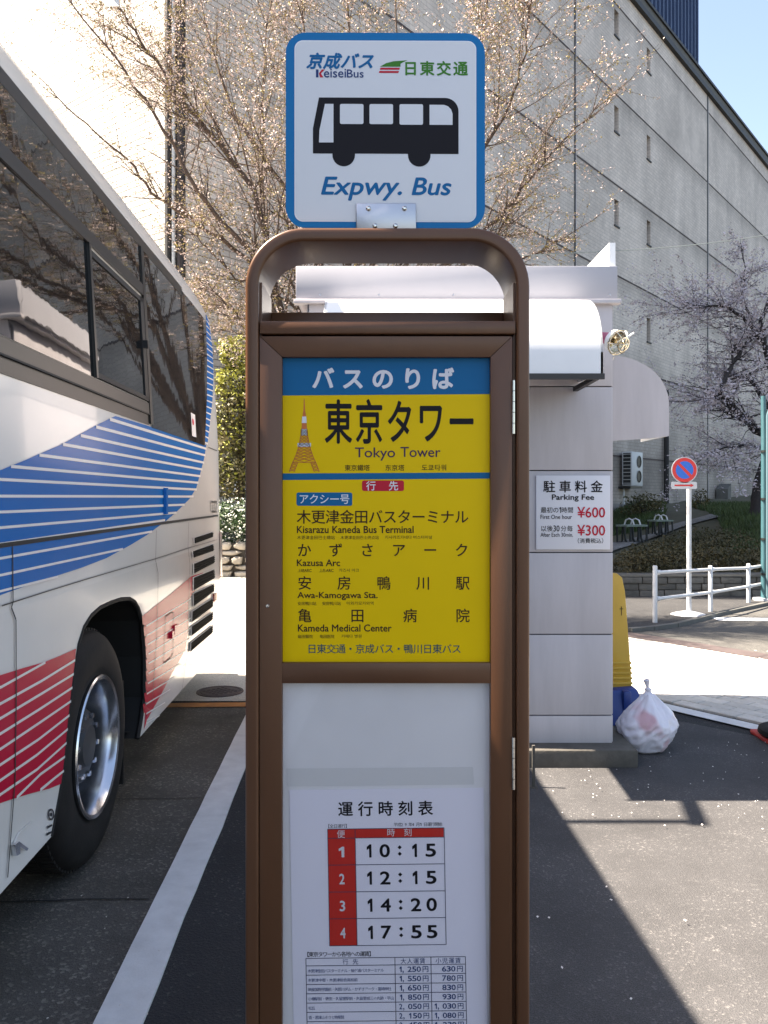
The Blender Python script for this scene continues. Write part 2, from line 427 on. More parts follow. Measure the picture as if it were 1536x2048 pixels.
class MB:
    def __init__(s):
        s.v = []; s.f = []; s.mi = []; s.cur = 0
    def add(s, vs, fs):
        n = len(s.v)
        s.v.extend([Vector(p) for p in vs])
        s.f.extend([tuple(i + n for i in f) for f in fs])
        s.mi.extend([s.cur] * len(fs))
        return s
    def hexa(s, c):                      # 8 corners: 0-3 bottom loop, 4-7 top loop
        return s.add(c, [(0, 3, 2, 1), (4, 5, 6, 7), (0, 1, 5, 4), (1, 2, 6, 5), (2, 3, 7, 6), (3, 0, 4, 7)])
    def box(s, x0, x1, y0, y1, z0, z1, fn=None):
        c = [(x0, y0, z0), (x1, y0, z0), (x1, y1, z0), (x0, y1, z0), (x0, y0, z1), (x1, y0, z1), (x1, y1, z1), (x0, y1, z1)]
        if fn: c = [fn(*p) for p in c]
        return s.hexa(c)
    def quad(s, a, b, c, d):
        return s.add([a, b, c, d], [(0, 1, 2, 3)])
    def tube(s, pts, r, n=10, cap=True):
        pts = [Vector(p) for p in pts]
        rs = r if isinstance(r, (list, tuple)) else [r] * len(pts)
        rings = []
        prev = None
        for i, p in enumerate(pts):
            if i == 0: d = pts[1] - p
            elif i == len(pts) - 1: d = p - pts[i - 1]
            else: d = (pts[i + 1] - pts[i - 1])
            d = d.normalized() if d.length > 1e-9 else Vector((0, 0, 1))
            if prev is None:
                a = d.orthogonal().normalized()
            else:
                a = prev - d * prev.dot(d)
                a = a.normalized() if a.length > 1e-6 else d.orthogonal().normalized()
            prev = a
            b = d.cross(a)
            rings.append([p + (a * math.cos(2 * math.pi * k / n) + b * math.sin(2 * math.pi * k / n)) * rs[i] for k in range(n)])
        vs = [q for ring in rings for q in ring]
        fs = []
        for i in range(len(pts) - 1):
            for k in range(n):
                k2 = (k + 1) % n
                fs.append((i * n + k, i * n + k2, (i + 1) * n + k2, (i + 1) * n + k))
        if cap:
            fs.append(tuple(reversed(range(n))))
            fs.append(tuple(range((len(pts) - 1) * n, len(pts) * n)))
        return s.add(vs, fs)
    def lathe(s, prof, origin, axis=(0, 0, 1), n=32, closed=False):   # prof: (radius, height along axis)
        ax = Vector(axis).normalized(); a = ax.orthogonal().normalized(); b = ax.cross(a); o = Vector(origin)
        vs = []
        for (r, h) in prof:
            for k in range(n):
                t = 2 * math.pi * k / n
                vs.append(o + ax * h + (a * math.cos(t) + b * math.sin(t)) * r)
        fs = []
        m = len(prof)
        for i in range(m - 1 + (1 if closed else 0)):
            j = (i + 1) % m
            for k in range(n):
                k2 = (k + 1) % n
                fs.append((i * n + k, i * n + k2, j * n + k2, j * n + k))
        return s.add(vs, fs)
    def poly(s, pts, holes=()):         # flat polygon, may be concave, points in 3D
        loops = [[Vector(p) for p in pts]] + [[Vector(p) for p in h] for h in holes]
        tris = tessellate_polygon(loops)
        flat = [p for l in loops for p in l]
        return s.add(flat, [tuple(t) for t in tris])
    def prism(s, pts, off):             # flat polygon extruded by a vector
        pts = [Vector(p) for p in pts]; off = Vector(off); n = len(pts)
        tris = tessellate_polygon([pts])
        fs = [tuple(t) for t in tris] + [tuple(i + n for i in reversed(t)) for t in tris]
        fs += [(i, (i + 1) % n, (i + 1) % n + n, i + n) for i in range(n)]
        return s.add(pts + [p + off for p in pts], fs)
    def build(s, name, material, parent=None, smooth=False, label=None, angle=35, recalc=True, bevel=0):
        if parent is not None:
            org = Vector((0, 0, 0)); q = parent
            org = Vector(q['wloc']) if 'wloc' in q.keys() else Vector((0, 0, 0))
        else:
            xs = [p.x for p in s.v]; ys = [p.y for p in s.v]; zs = [p.z for p in s.v]
            org = Vector(((min(xs) + max(xs)) / 2, (min(ys) + max(ys)) / 2, min(zs)))
        me = bpy.data.meshes.new(name)
        me.from_pydata([p - org for p in s.v], [], s.f)
        mats = material if isinstance(material, (list, tuple)) else [material]
        for m_ in mats: me.materials.append(m_)
        if len(mats) > 1:
            me.polygons.foreach_set('material_index', s.mi)
        if recalc:
            bm = bmesh.new(); bm.from_mesh(me)
            bmesh.ops.recalc_face_normals(bm, faces=bm.faces)
            if bevel:
                bmesh.ops.remove_doubles(bm, verts=bm.verts, dist=1e-5)
                es = [e for e in bm.edges if len(e.link_faces) == 2 and e.calc_face_angle(0) > 0.6]
                bmesh.ops.bevel(bm, geom=es, offset=bevel, segments=2, affect='EDGES', profile=0.5)
            bm.to_mesh(me); bm.free()
        if smooth or bevel:
            me.polygons.foreach_set('use_smooth', [True] * len(me.polygons))
            me.set_sharp_from_angle(angle=R(angle))
        me.update()
        o = bpy.data.objects.new(name, me)
        COL.objects.link(o)
        if parent is not None:
            o.parent = parent
            o['wloc'] = list(org)
        else:
            o.location = org
            o['wloc'] = list(org)
        if label: o['label'] = label
        return o

def structure(mb, name, material, **k):
    o = mb.build(name, material, **k)
    o['kind'] = 'structure'
    return o

# ------------------------------------------------------------------ helpers: lettering
_gc = {}
ONE = ([(.27, 0), (.42, 0), (.42, .72), (.30, .72), (.08, .58), (.08, .44), (.27, .53)], [(0, 1, 2, 3), (0, 3, 6), (6, 3, 4, 5)])
def glyph(txt, bold=0.0, shear=0.0, res=3):
    if txt == '1': return ONE
    key = (txt, bold, shear, res)
    if key in _gc: return _gc[key]
    c = bpy.data.curves.new('lettering', 'FONT')
    c.body = txt; c.fill_mode = 'FRONT'; c.resolution_u = res; c.offset = bold; c.shear = shear
    o = bpy.data.objects.new('lettering', c)
    COL.objects.link(o)
    bpy.context.view_layer.update()
    me = bpy.data.meshes.new_from_object(o.evaluated_get(bpy.context.evaluated_depsgraph_get()))
    vs = [(v.co.x, v.co.y) for v in me.vertices]
    fs = [tuple(p.vertices) for p in me.polygons]
    bpy.data.objects.remove(o); bpy.data.curves.remove(c); bpy.data.meshes.remove(me)
    _gc[key] = (vs, fs)
    return vs, fs

def strokes(mb, vs, fs, fn, bold):
    """thicker strokes: shifted copies of the glyph, each a hair in front of the last"""
    sh = [(0, 0)] if bold < .004 else [(0, 0), (-bold, 0), (bold, 0), (0, bold), (0, -bold)]
    if bold > .02: sh += [(-bold * .7, bold * .7), (bold * .7, bold * .7), (-bold * .7, -bold * .7), (bold * .7, -bold * .7)]
    for k, (a, b) in enumerate(sh):
        mb.add([fn(x + a, y + b) - Vector((0, .00002 * k, 0)) for x, y in vs], fs)

def fit(mb, txt, box, place, bold=0.0, shear=0.0, res=3):
    """lettering squeezed exactly into the pixel box (x0, y0, x1, y1)"""
    mb.marks = getattr(mb, 'marks', []) + [(len(mb.v), len(mb.f))]
    vs, fs = glyph(txt, 0, shear, res)
    if not vs: return
    xa = min(v[0] for v in vs); xb = max(v[0] for v in vs); ya = min(v[1] for v in vs); yb = max(v[1] for v in vs)
    x0, y0, x1, y1 = box
    asp = ((x1 - x0) / max(1e-6, xb - xa)) / ((y1 - y0) / max(1e-6, yb - ya))
    strokes(mb, vs, fs, lambda x, y: place(x0 + (x - xa) / max(1e-6, xb - xa) * (x1 - x0), y1 - (y - ya) / max(1e-6, yb - ya) * (y1 - y0)), bold)

def spread(mb, txt, x0, x1, yc, size, place, bold=0.0, shear=0.0, wid=1.0, res=3):
    """characters on an even pitch; size is the em square in pixels"""
    n = len(txt)
    w = size * wid
    mb.marks = getattr(mb, 'marks', []) + [(len(mb.v), len(mb.f))]
    for i, ch in enumerate(txt):
        if ch in ' \u3000': continue
        vs, fs = glyph(ch, 0, shear, res)
        if n > 1 and (x1 - x0 - w) / (n - 1) > 1.8 * w and i: mb.marks.append((len(mb.v), len(mb.f)))
        cx = x0 + (x1 - x0 - w) * (i / (n - 1) if n > 1 else 0)
        strokes(mb, vs, fs, lambda x, y: place(cx + x * w, yc + size * (0.38 - y)), bold)

def letters(mb, material, parent):
    """one object per printed line"""
    mk = list(getattr(mb, 'marks', [])) or [(0, 0)]
    if mk[0] != (0, 0): mk = [(0, 0)] + mk
    mk.append((len(mb.v), len(mb.f)))
    for (a, fa), (b, fb) in zip(mk, mk[1:]):
        if fb <= fa: continue
        m2 = MB(); m2.v = mb.v[a:b]; m2.f = [tuple(i - a for i in f) for f in mb.f[fa:fb]]; m2.mi = [0] * len(m2.f)
        m2.build('lettering', material, parent, recalc=False)

# ================================================================== THE SETTING
BAND = 2.80
BAND0 = 13.97 - 5 * BAND
def hgt(x, y):
    l = max(0.0, min(1.0, (1.2 - x) / 1.6))
    t = max(0.0, min(1.0, (y - 7.5) / 4.0))
    return 0.40 * l * (t * t * (3 - 2 * t))

def sheet(mb, x0, x1, y0, y1, dz, nx=1, ny=1, fn=hgt):
    vs = []; fs = []
    for j in range(ny + 1):
        for i in range(nx + 1):
            x = x0 + (x1 - x0) * i / nx; y = y0 + (y1 - y0) * j / ny
            vs.append((x, y, fn(x, y) + dz))
    for j in range(ny):
        for i in range(nx):
            a = j * (nx + 1) + i
            fs.append((a, a + 1, a + nx + 2, a + nx + 1))
    mb.add(vs, fs)

def grid_lines(xs, ys, mb, dz, fn=hgt):
    vs = [(x, y, fn(x, y) + dz) for y in ys for x in xs]
    nx = len(xs)
    fs = [(j * nx + i, j * nx + i + 1, (j + 1) * nx + i + 1, (j + 1) * nx + i) for j in range(len(ys) - 1) for i in range(nx - 1)]
    mb.add(vs, fs)

g = MB()
xs = [-300, -60, -20, -8, -3, -1.2, -0.8, -0.4, 0, 0.4, 0.8, 1.2, 3, 8, 20, 60, 300]
ys = [-300, -60, -10, 0, 7.5] + [7.5 + 0.4 * i for i in range(1, 11)] + [14, 20, 40, 100, 400]
grid_lines(xs, ys, g, 0.0)
structure(g, 'ground', M['asphalt'], recalc=False, smooth=True)

# bay where the bus stands: worn asphalt left of the white line
def bay_quad(u0, u1, v0, v1, z):
    return [B(u0, v0, z), B(u1, v0, z), B(u1, v1, z), B(u0, v1, z)]
m_ = MB(); m_.add(bay_quad(-9, -0.655, -9, 5.93, 0.004), [(0, 1, 2, 3)])
structure(m_, 'bus_bay', M['lot_light'], recalc=False)
m_ = MB(); m_.add([(0.22, -8, .004), (12, -8, .004), (12, -7.5, .004), G(1700, 1508, .004), G(1480, 1466, .004), G(1326, 1436, .004), (1.25, 5.6, .004), (0.22, 5.6, .004)], [(0, 1, 2, 3, 4, 5, 6, 7)])
structure(m_, 'parking_lot', M['old_asphalt'], recalc=False)
# white bay line with slightly ragged right-hand edge
ml = MB()
N = 60; vs = []
for i in range(N + 1):
    v = -6 + 11.95 * i / N
    vs.append(B(-0.737 + random.uniform(-.0015, .0015), v, .012))
for i in range(N + 1):
    v = -6 + 11.95 * i / N
    vs.append(B(-0.597 + random.uniform(-.005, .005), v, .012))
ml.add(vs, [(i, N + 1 + i, N + 2 + i, i + 1) for i in range(N)])
vs2 = [v - Vector((0, 0, .010)) for v in vs[N + 1:]]
ml.add(vs[N + 1:] + vs2, [(i, i + 1, N + 2 + i, N + 1 + i) for i in range(N)])
structure(ml, 'bay_line', M['line_white'], recalc=False)
jb = MB()
for (u0, v0, u1, v1) in ((-2.4, 3.08, -.76, 3.10), (-2.4, 4.135, -.76, 4.12)):
    pts = [(u0 + (u1 - u0) * i / 24, v0 + (v1 - v0) * i / 24 + random.uniform(-.006, .006)) for i in range(25)]
    for (a, b), (c, d) in zip(pts, pts[1:]):
        jb.quad(B(a, b - .004, .0085), B(c, d - .004, .0085), B(c, d + .004, .0085), B(a, b + .004, .0085))
structure(jb, 'asphalt_joint', M['seam'], recalc=False)
ml = MB(); ml.add([B(-3.2, 5.90, .010), B(-0.2, 5.90, .010), B(-0.2, 6.02, .010), B(-3.2, 6.02, .010)], [(0, 1, 2, 3)])
structure(ml, 'orange_line', M['line_orange'], recalc=False)
# pale concrete yard behind the bay, climbing gently to the garden wall
m_ = MB()
grid_lines([-14, -8, -3, -1.2, -0.8, -0.4, 0, 0.4, 0.8, 1.1], [6.04, 7.5] + [7.5 + 0.4 * i for i in range(1, 11)] + [12.4], m_, 0.006)
structure(m_, 'concrete_yard', M['concrete_yard'], recalc=False, smooth=True)
jn = MB()
for (yy) in (7.45, 9.3):
    jn.box(-4, 0.9, yy, yy + .02, hgt(-2, yy) + .002, hgt(-2, yy) + .0085)
structure(jn, 'yard_joint', M['kerb'])

# diagonal lane of pavers: S along it, T across it
sd = Vector((0.6, -0.8, 0)); td = Vector((0.8, 0.6, 0))
def ST(s, t, z=0.0): return td * t + sd * s + Vector((0, 0, z))
m_ = MB(); m_.add([ST(-11, 5.16, .003), ST(8, 5.16, .003), ST(8, 7.32, .003), ST(-11, 7.32, .003)], [(0, 1, 2, 3)])
lane = structure(m_, 'paved_lane', M['kerb'], recalc=False)
pav = MB(); pav.box(-.117, .117, -.057, .057, 0, .016)
pm = bpy.data.meshes.new('paver')
bm = bmesh.new()
vv = [bm.verts.new(p) for p in pav.v]
for f in pav.f: bm.faces.new([vv[i] for i in f])
bmesh.ops.bevel(bm, geom=[e for e in bm.edges if min(e.verts[0].co.z, e.verts[1].co.z) > .01], offset=.004, segments=1, affect='EDGES')
bmesh.ops.recalc_face_normals(bm, faces=bm.faces)
bm.to_mesh(pm); bm.free(); pm.materials.append(M['paver'])
cells = []
row = 0; t = 5.30
while t < 7.30:
    s = -10.9 + (row % 2) * .12
    while s < 7.9:
        cells.append((s, t)); s += .242
    t += .122; row += 1
def paver_rank(c):
    p = ST(c[0], c[1]); px = 768 + F * p.x / max(.1, p.y)
    vis = p.y > 1 and 1225 < px < 1560
    return (0 if vis else 1, p.y)
cells.sort(key=paver_rank)
lane_org = Vector(lane['wloc'])
ang_s = math.atan2(sd.y, sd.x)
for k, (s, t) in enumerate(cells[:300]):
    o = bpy.data.objects.new('paver', pm); COL.objects.link(o); o.parent = lane
    o.location = ST(s, t, .002 + random.uniform(-.002, .002)) - lane_org
    o.rotation_euler = (0, 0, ang_s)
rest = MB()
for (s, t) in cells[300:]:
    z = .002 + random.uniform(-.002, .002)
    rest.hexa([ST(s + a, t + b, z + c) for c in (0, .016) for a, b in ((-.117, -.057), (.117, -.057), (.117, .057), (-.117, .057))])
o = rest.build('pavers', M['paver_stuff'], lane, recalc=True); o['kind'] = 'stuff'
# white edge line of the lot, gutter, crossing road, sidewalk
m_ = MB(); m_.add([ST(-11, 5.06, .012), ST(6, 5.06, .012), ST(6, 5.19, .012), ST(-11, 5.19, .012)], [(0, 1, 2, 3)])
structure(m_, 'lot_edge_line', M['line_white'], recalc=False)
m_ = MB(); m_.hexa([ST(s, t, z) for z in (-.02, .022) for s, t in ((-11, 7.32), (8, 7.32), (8, 7.56), (-11, 7.56))])
structure(m_, 'gutter', M['gutter'])
kp = [G(1180, 1272), G(1256, 1264), G(1300, 1260), G(1346, 1254), G(1390, 1243), G(1430, 1232), G(1480, 1221), G(1536, 1209), G(1620, 1192), Vector((13, 19, 0)), Vector((25, 31, 0))]
m_ = MB(); pts = [ST(-11, 7.56, .005), ST(8, 7.56, .005), Vector((30, 4, .005)), Vector((40, 30, .005))] + [Vector((p.x, p.y, .005)) for p in reversed(kp)]
m_.poly(pts)
structure(m_, 'crossing_road', M['cross_road'], recalc=True)
m_ = MB(); pts = [Vector((p.x, p.y, .04)) for p in kp] + [Vector((20, 40, .04)), Vector((9, 22, .04)), Vector((2.0, 14, .04)), Vector((1.3, 11, .04))]
m_.prism(pts, (0, 0, -.06))
structure(m_, 'sidewalk', M['sidewalk'])
m_ = MB()
for a, b in zip(kp[1:-1], kp[2:]):
    d = (b - a).normalized(); nrm = Vector((d.y, -d.x, 0))
    m_.hexa([Vector((q.x, q.y, z)) for z in (-.01, .050) for q in (a, b, b + nrm * .07, a + nrm * .07)])
structure(m_, 'kerb', M['kerb'])
m_ = MB(); a = G(1438, 1241, .01); b = G(1600, 1243, .01)
m_.add([a, b, b + Vector((0, .28, 0)), a + Vector((0, .28, 0))], [(0, 1, 2, 3)])
structure(m_, 'crossing_line', M['line_white'], recalc=False)

# ------------------------------------------------------------------ garden slope beyond the sidewalk
def gh(x, y):
    t = max(0, y - 12.2)
    h = .36 + .021 * t + .00045 * max(0, t - 9) ** 2
    h += .55 * max(0.0, min(1.0, (x - 5.6) / 2.2)) * max(0.0, min(1.0, (y - 13.5) / 4.5))
    h += .05 * noise.noise(Vector((x * .8, y * .8, 0)))
    return h
m_ = MB()
sheet(m_, 1.6, 34, 12.35, 44, 0, 60, 60, gh)
structure(m_, 'garden_ground', M['soil'], recalc=False, smooth=True)
# path curving up past the benches
def path_pt(px, py):                      # pixel on the garden surface
    Y = 13.0
    for _ in range(60):
        p = P(px, py, Y)
        Y += (p.z - gh(p.x, Y)) * 6
        Y = max(12.4, min(44, Y))
    p = P(px, py, Y); p.z = gh(p.x, p.y) + .02
    return p
near = [(1205, 1112), (1240, 1100), (1280, 1088), (1320, 1073), (1360, 1058), (1400, 1046), (1440, 1036), (1462, 1027)]
farr = [(1205, 1092), (1236, 1086), (1270, 1078), (1306, 1068), (1342, 1052), (1380, 1042), (1410, 1034), (1440, 1024)]
m_ = MB()
rows = []
for a, b in zip(near, farr):
    A, Bq = path_pt(*a), path_pt(*b)
    rows.append([Vector(A.lerp(Bq, k / 6)) for k in range(7)])
vs = []
for r_ in rows:
    for q in r_: vs.append((q.x, q.y, gh(q.x, q.y) + .035))
m_.add(vs, [(i * 7 + k, i * 7 + k + 1, (i + 1) * 7 + k + 1, (i + 1) * 7 + k) for i in range(len(rows) - 1) for k in range(6)])
structure(m_, 'garden_path', asphalt('path_asphalt', (0.17, 0.165, 0.16), (0.3, 0.29, 0.27), 0.12, 50, 0.2), recalc=True)

# ================================================================== BIG BUILDING
C1 = P(370, 994, 12.6); C1.z = 0
d1 = Vector((1302 / F, 1, 0)).normalized(); n1 = Vector((d1.y, -d1.x, 0))
C2 = P(331, 994, 12.6); C2.z = 0
d2 = Vector((-2091, 1650 * 1.0, 0)).normalized(); d2 = Vector((-0.785, 0.619, 0)).normalized(); n2 = Vector((-d2.y, d2.x, 0))
if n2.y > 0: n2 = -n2
def F1t(px):                              # distance along the right facade for a photo column
    k = (px - 768) / F
    return (k * C1.y - C1.x) / (d1.x - k * d1.y)
def F1(px, py, off=0.0):
    t = F1t(px); p = C1 + d1 * t
    p = P(px, py, p.y)
    return p + n1 * off
def W1(t, z, off=0.0): q = C1 + d1 * t + n1 * off; return Vector((q.x, q.y, z))
def W2(t, z, off=0.0): q = C2 + d2 * t + n2 * off; return Vector((q.x, q.y, z))
ROOF = F1(1419, 195).z
GBASE = (0.67, 0.59, 0.525)
M['facade1'] = facade_mat('facade_tile', math.atan2(d1.y, d1.x), C1, GBASE)
M['facade2'] = facade_mat('facade_tile_side', math.atan2(d2.y, d2.x), C2, (0.58, 0.56, 0.52))
M['tile_plain'] = random_tint(facade_mat('single_tile', math.atan2(d1.y, d1.x), C1, GBASE, False), 0.10)
M['tile_plain_side'] = facade_mat('single_tile_side', math.atan2(d2.y, d2.x), C2, (0.58, 0.56, 0.52), False)
bld = thing('office_building', 'huge pale tiled windowless building with slit windows filling the background behind the bus stop', 'building', C1)
slits = []
for (cx, y0, y1) in [(1234, 25, 72), (1299, 103, 144), (1233, 217, 261), (1298, 277, 316), (1232, 404, 446), (1297, 447, 484), (1295, 641, 677)]:
    t = F1t(cx); zt = F1(cx, y0).z; zb = F1(cx, y1).z
    slits.append((t, (zb + zt) / 2))
t_a = sum(s[0] for s in slits[::2][:3]) / 3; 
cols = {}
for (t, z) in slits:
    key = 0 if t < (F1t(1266)) else 1
    cols.setdefault(key, []).append((t, z))
holes = []
for key, lst in cols.items():
    tm = sum(q[0] for q in lst) / len(lst)
    for (_, z) in lst: holes.append((tm - .17, tm + .17, z - .40, z + .40))
for z in (4.2, 1.6):
    pass
tmax = 60.0
def holed_wall(W, t0, t1, z0, z1, holes, off):
    mb = MB()
    ts = sorted({t0, t1} | {h[0] for h in holes} | {h[1] for h in holes})
    zs = sorted({z0, z1} | {h[2] for h in holes} | {h[3] for h in holes})
    for i in range(len(ts) - 1):
        for j in range(len(zs) - 1):
            tm, zm = (ts[i] + ts[i + 1]) / 2, (zs[j] + zs[j + 1]) / 2
            if any(h[0] < tm < h[1] and h[2] < zm < h[3] for h in holes): continue
            mb.quad(W(ts[i], zs[j], off), W(ts[i + 1], zs[j], off), W(ts[i + 1], zs[j + 1], off), W(ts[i], zs[j + 1], off))
    for h in holes:
        a, b, c, d = h
        for (p, q) in (((a, c), (b, c)), ((b, c), (b, d)), ((b, d), (a, d)), ((a, d), (a, c))):
            mb.quad(W(p[0], p[1], off), W(q[0], q[1], off), W(q[0], q[1], off - .28), W(p[0], p[1], off - .28))
    return mb
TG = 4.75       # on the near part every tile is real geometry
holed_wall(W1, 0, tmax, -1, ROOF, holes, 0).build('wall', M['facade1'], bld, recalc=False)
m_ = MB(); m_.quad(W2(0, -1), W2(0, ROOF), W2(40, ROOF), W2(40, -1))
m_.build('wall', M['facade2'], bld, recalc=False)
for (a, b, c, d) in holes:
    w = MB(); w.quad(W1(a, c, -.24), W1(b, c, -.24), W1(b, d, -.24), W1(a, d, -.24))
    wo_ = w.build('window', M['slat_window'], bld, recalc=False)
    f_ = MB()
    for (p0, p1, q0, q1) in ((a, a + .04, c, d), (b - .04, b, c, d), (a + .04, b - .04, c, c + .04), (a + .04, b - .04, d - .04, d)):
        f_.hexa([W1(t, z, o_) for z in (q0, q1) for t, o_ in ((p0, -.22), (p1, -.22), (p1, -.16), (p0, -.16))])
    fo = f_.build('frame', M['coping'], None); 
    org = Vector(bld['wloc']); fo.location = Vector(fo['wloc']) - org; fo.parent = wo_
    s_ = MB(); s_.hexa([W1(t, z, o_) for z in (c - .05, c - .005) for t, o_ in ((a - .03, .0), (b + .03, .0), (b + .03, .035), (a - .03, .035))])
    so = s_.build('sill', M['coping'], None); so.location = Vector(so['wloc']) - org; so.parent = wo_
# roof slab + back of the volume, so that it casts a full shadow
m_ = MB()
a, b, c, d = W1(0, ROOF), W1(tmax, ROOF), W1(tmax, ROOF) + d2 * 40, W2(40, ROOF)
m_.quad(a, b, c, d); 
m_.quad(W1(tmax, -1), W1(tmax, ROOF), c, Vector((c.x, c.y, -1))); m_.quad(W2(40, -1), W2(40, ROOF), c, Vector((c.x, c.y, -1)))
m_.build('roof', M['coping'], bld)
# roof coping in three strips, vertical expansion joints, floor bands
for (z0, z1, o0, o1, mm) in ((ROOF - .02, ROOF + .16, .0, .14, 'coping'), (ROOF + .16, ROOF + .42, -.05, .10, 'kerb'), (ROOF + .42, ROOF + .52, -.08, .16, 'coping')):
    m_ = MB(); m_.hexa([W1(t, z, o_) for z in (z0, z1) for t, o_ in ((-.02, o1), (tmax, o1), (tmax, o0), (-.02, o0))])
    m_.build('coping', M[mm], bld)
for px in (1149.5, 1415):
    t = F1t(px)
    m_ = MB(); w_ = .045 if px < 1200 else .06
    m_.hexa([W1(tt, z, o_) for z in (-.5, ROOF - .03) for tt, o_ in ((t - w_, .012), (t + w_, .012), (t + w_, -.05), (t - w_, -.05))])
    m_.build('expansion_joint', M['coping'], bld)
    m_ = MB(); m_.hexa([W1(tt, z, o_) for z in (-.5, ROOF - .03) for tt, o_ in ((t + w_, .020), (t + w_ + .02, .020), (t + w_ + .02, .0), (t + w_, .0))])
    m_.build('joint_trim', M['booth'], bld)
for k in range(0, 8):
    z = BAND0 + BAND * k
    if .5 < z < ROOF - .5:
        m_ = MB(); m_.hexa([W1(tt, zz, o_) for zz in (z - .02, z + .03) for tt, o_ in ((TG, .010), (tmax - .1, .010), (tmax - .1, -.02), (TG, -.02))])
        m_.build('floor_band', M['gutter'], bld)
# tiles as geometry near the corner
TW, TH = .25, .105
def tile_cells(t0, t1, z0, z1):
    out = []
    r0 = int(z0 / TH)
    z = r0 * TH
    r_ = r0
    while z < z1:
        t = t0 - (TW / 2 if r_ % 2 else 0)
        while t < t1:
            a = max(t0, t); b = min(t1, t + TW)
            if b - a > .05: out.append((a, b, z, r_))
            t += TW
        z += TH; r_ += 1
    return out
MO = .008
tm_ = {}
def tile_mesh(w, key):
    if key in tm_: return tm_[key]
    me = bpy.data.meshes.new('tile')
    mb = MB(); hw = w / 2 - MO / 2; hh = TH / 2 - MO / 2
    mb.add([(-hw, 0, -hh), (hw, 0, -hh), (hw, 0, hh), (-hw, 0, hh), (-hw + .003, -.012, -hh + .003), (hw - .003, -.012, -hh + .003), (hw - .003, -.012, hh - .003), (-hw + .003, -.012, hh - .003)],
           [(4, 5, 6, 7), (0, 1, 5, 4), (1, 2, 6, 5), (2, 3, 7, 6), (3, 0, 4, 7)])
    me.from_pydata(mb.v, [], mb.f); me.materials.append(M['tile_plain']); tm_[key] = me
    return me
cells = tile_cells(0.0, TG, 1.6, 11.0)
def tile_rank(c):
    mid = W1((c[0] + c[1]) / 2, c[2] + TH / 2)
    px = 768 + F * mid.x / mid.y; py = HY - F * (mid.z - EYE) / mid.y
    vis = 370 <= px < 572 and py < 690 and py > -20
    return (0 if vis else 1, mid.length)
cells.sort(key=tile_rank)
ang1 = math.atan2(d1.y, d1.x)
for (a, b, z, r_) in cells[:300]:
    o = bpy.data.objects.new('tile', tile_mesh(b - a, round(b - a, 3))); COL.objects.link(o); o.parent = bld
    o.location = W1((a + b) / 2, z + TH / 2, random.uniform(.0, .003)) - Vector(bld['wloc'])
    o.rotation_euler = (0, 0, ang1)
def tiles_stuff(W, lst, material):
    mb = MB()
    for (a, b, z, r_) in lst:
        off = .012 + random.uniform(0, .003)
        a0, b0, z0, z1 = a + MO / 2, b - MO / 2, z + MO / 2, z + TH - MO / 2
        mb.add([W(a0, z0, 0), W(b0, z0, 0), W(b0, z1, 0), W(a0, z1, 0), W(a0 + .003, z0 + .003, off), W(b0 - .003, z0 + .003, off), W(b0 - .003, z1 - .003, off), W(a0 + .003, z1 - .003, off)],
               [(4, 5, 6, 7), (0, 1, 5, 4), (1, 2, 6, 5), (2, 3, 7, 6), (3, 0, 4, 7)])
    o = mb.build('tiles', material, bld, recalc=False); o['kind'] = 'stuff'
    return o
tiles_stuff(W1, cells[300:], M['tile_plain'])
tiles_stuff(W2, tile_cells(0.0, 6.0, 3.5, 13.0), M['tile_plain_side'])
# recess behind the near tiles reads dark (mortar bed)
m_ = MB(); m_.quad(W1(0, 1.5, .003), W1(TG, 1.5, .003), W1(TG, 11.1, .003), W1(0, 11.1, .003))
m_.build('mortar_bed', mat('tile_mortar', (.13, .12, .115), .9), bld, recalc=False)
# dark corner slot with down pipes
cm = (C1 + C2) / 2
m_ = MB(); m_.hexa([Vector((q.x, q.y, z)) for z in (-.5, ROOF) for q in (C2 + n2 * -.0, C1, C1 + Vector((0, .6, 0)), C2 + Vector((0, .6, 0)))])
m_.build('corner_slot', M['coping'], bld)
for (px, wd, mm) in ((336, .045, 'seam'), (347, .028, 'ac_white'), (361, .05, 'bark_dark')):
    q = P(px, 994, 12.5)
    m_ = MB(); m_.tube([(q.x, q.y, .2), (q.x, q.y, ROOF - .3)], wd, 8)
    m_.build('drain_pipe', M[mm], bld, smooth=True)
# a dark down pipe low on the right facade
p = F1(1326, 994, .12); m_ = MB(); m_.tube([(p.x, p.y, gh(p.x, p.y) - .1), (p.x, p.y, F1(1326, 780).z)], .09, 8)
m_.build('drain_pipe', M['seam'], bld, smooth=True)
# small box and vent low behind the hedge on the left
p = F1(480, 978, .03); m_ = MB(); m_.box(p.x - .12, p.x + .12, p.y - .14, p.y + .02, p.z - .10, p.z + .12); m_.build('vent_box', M['white_paint'], bld, bevel=.01)

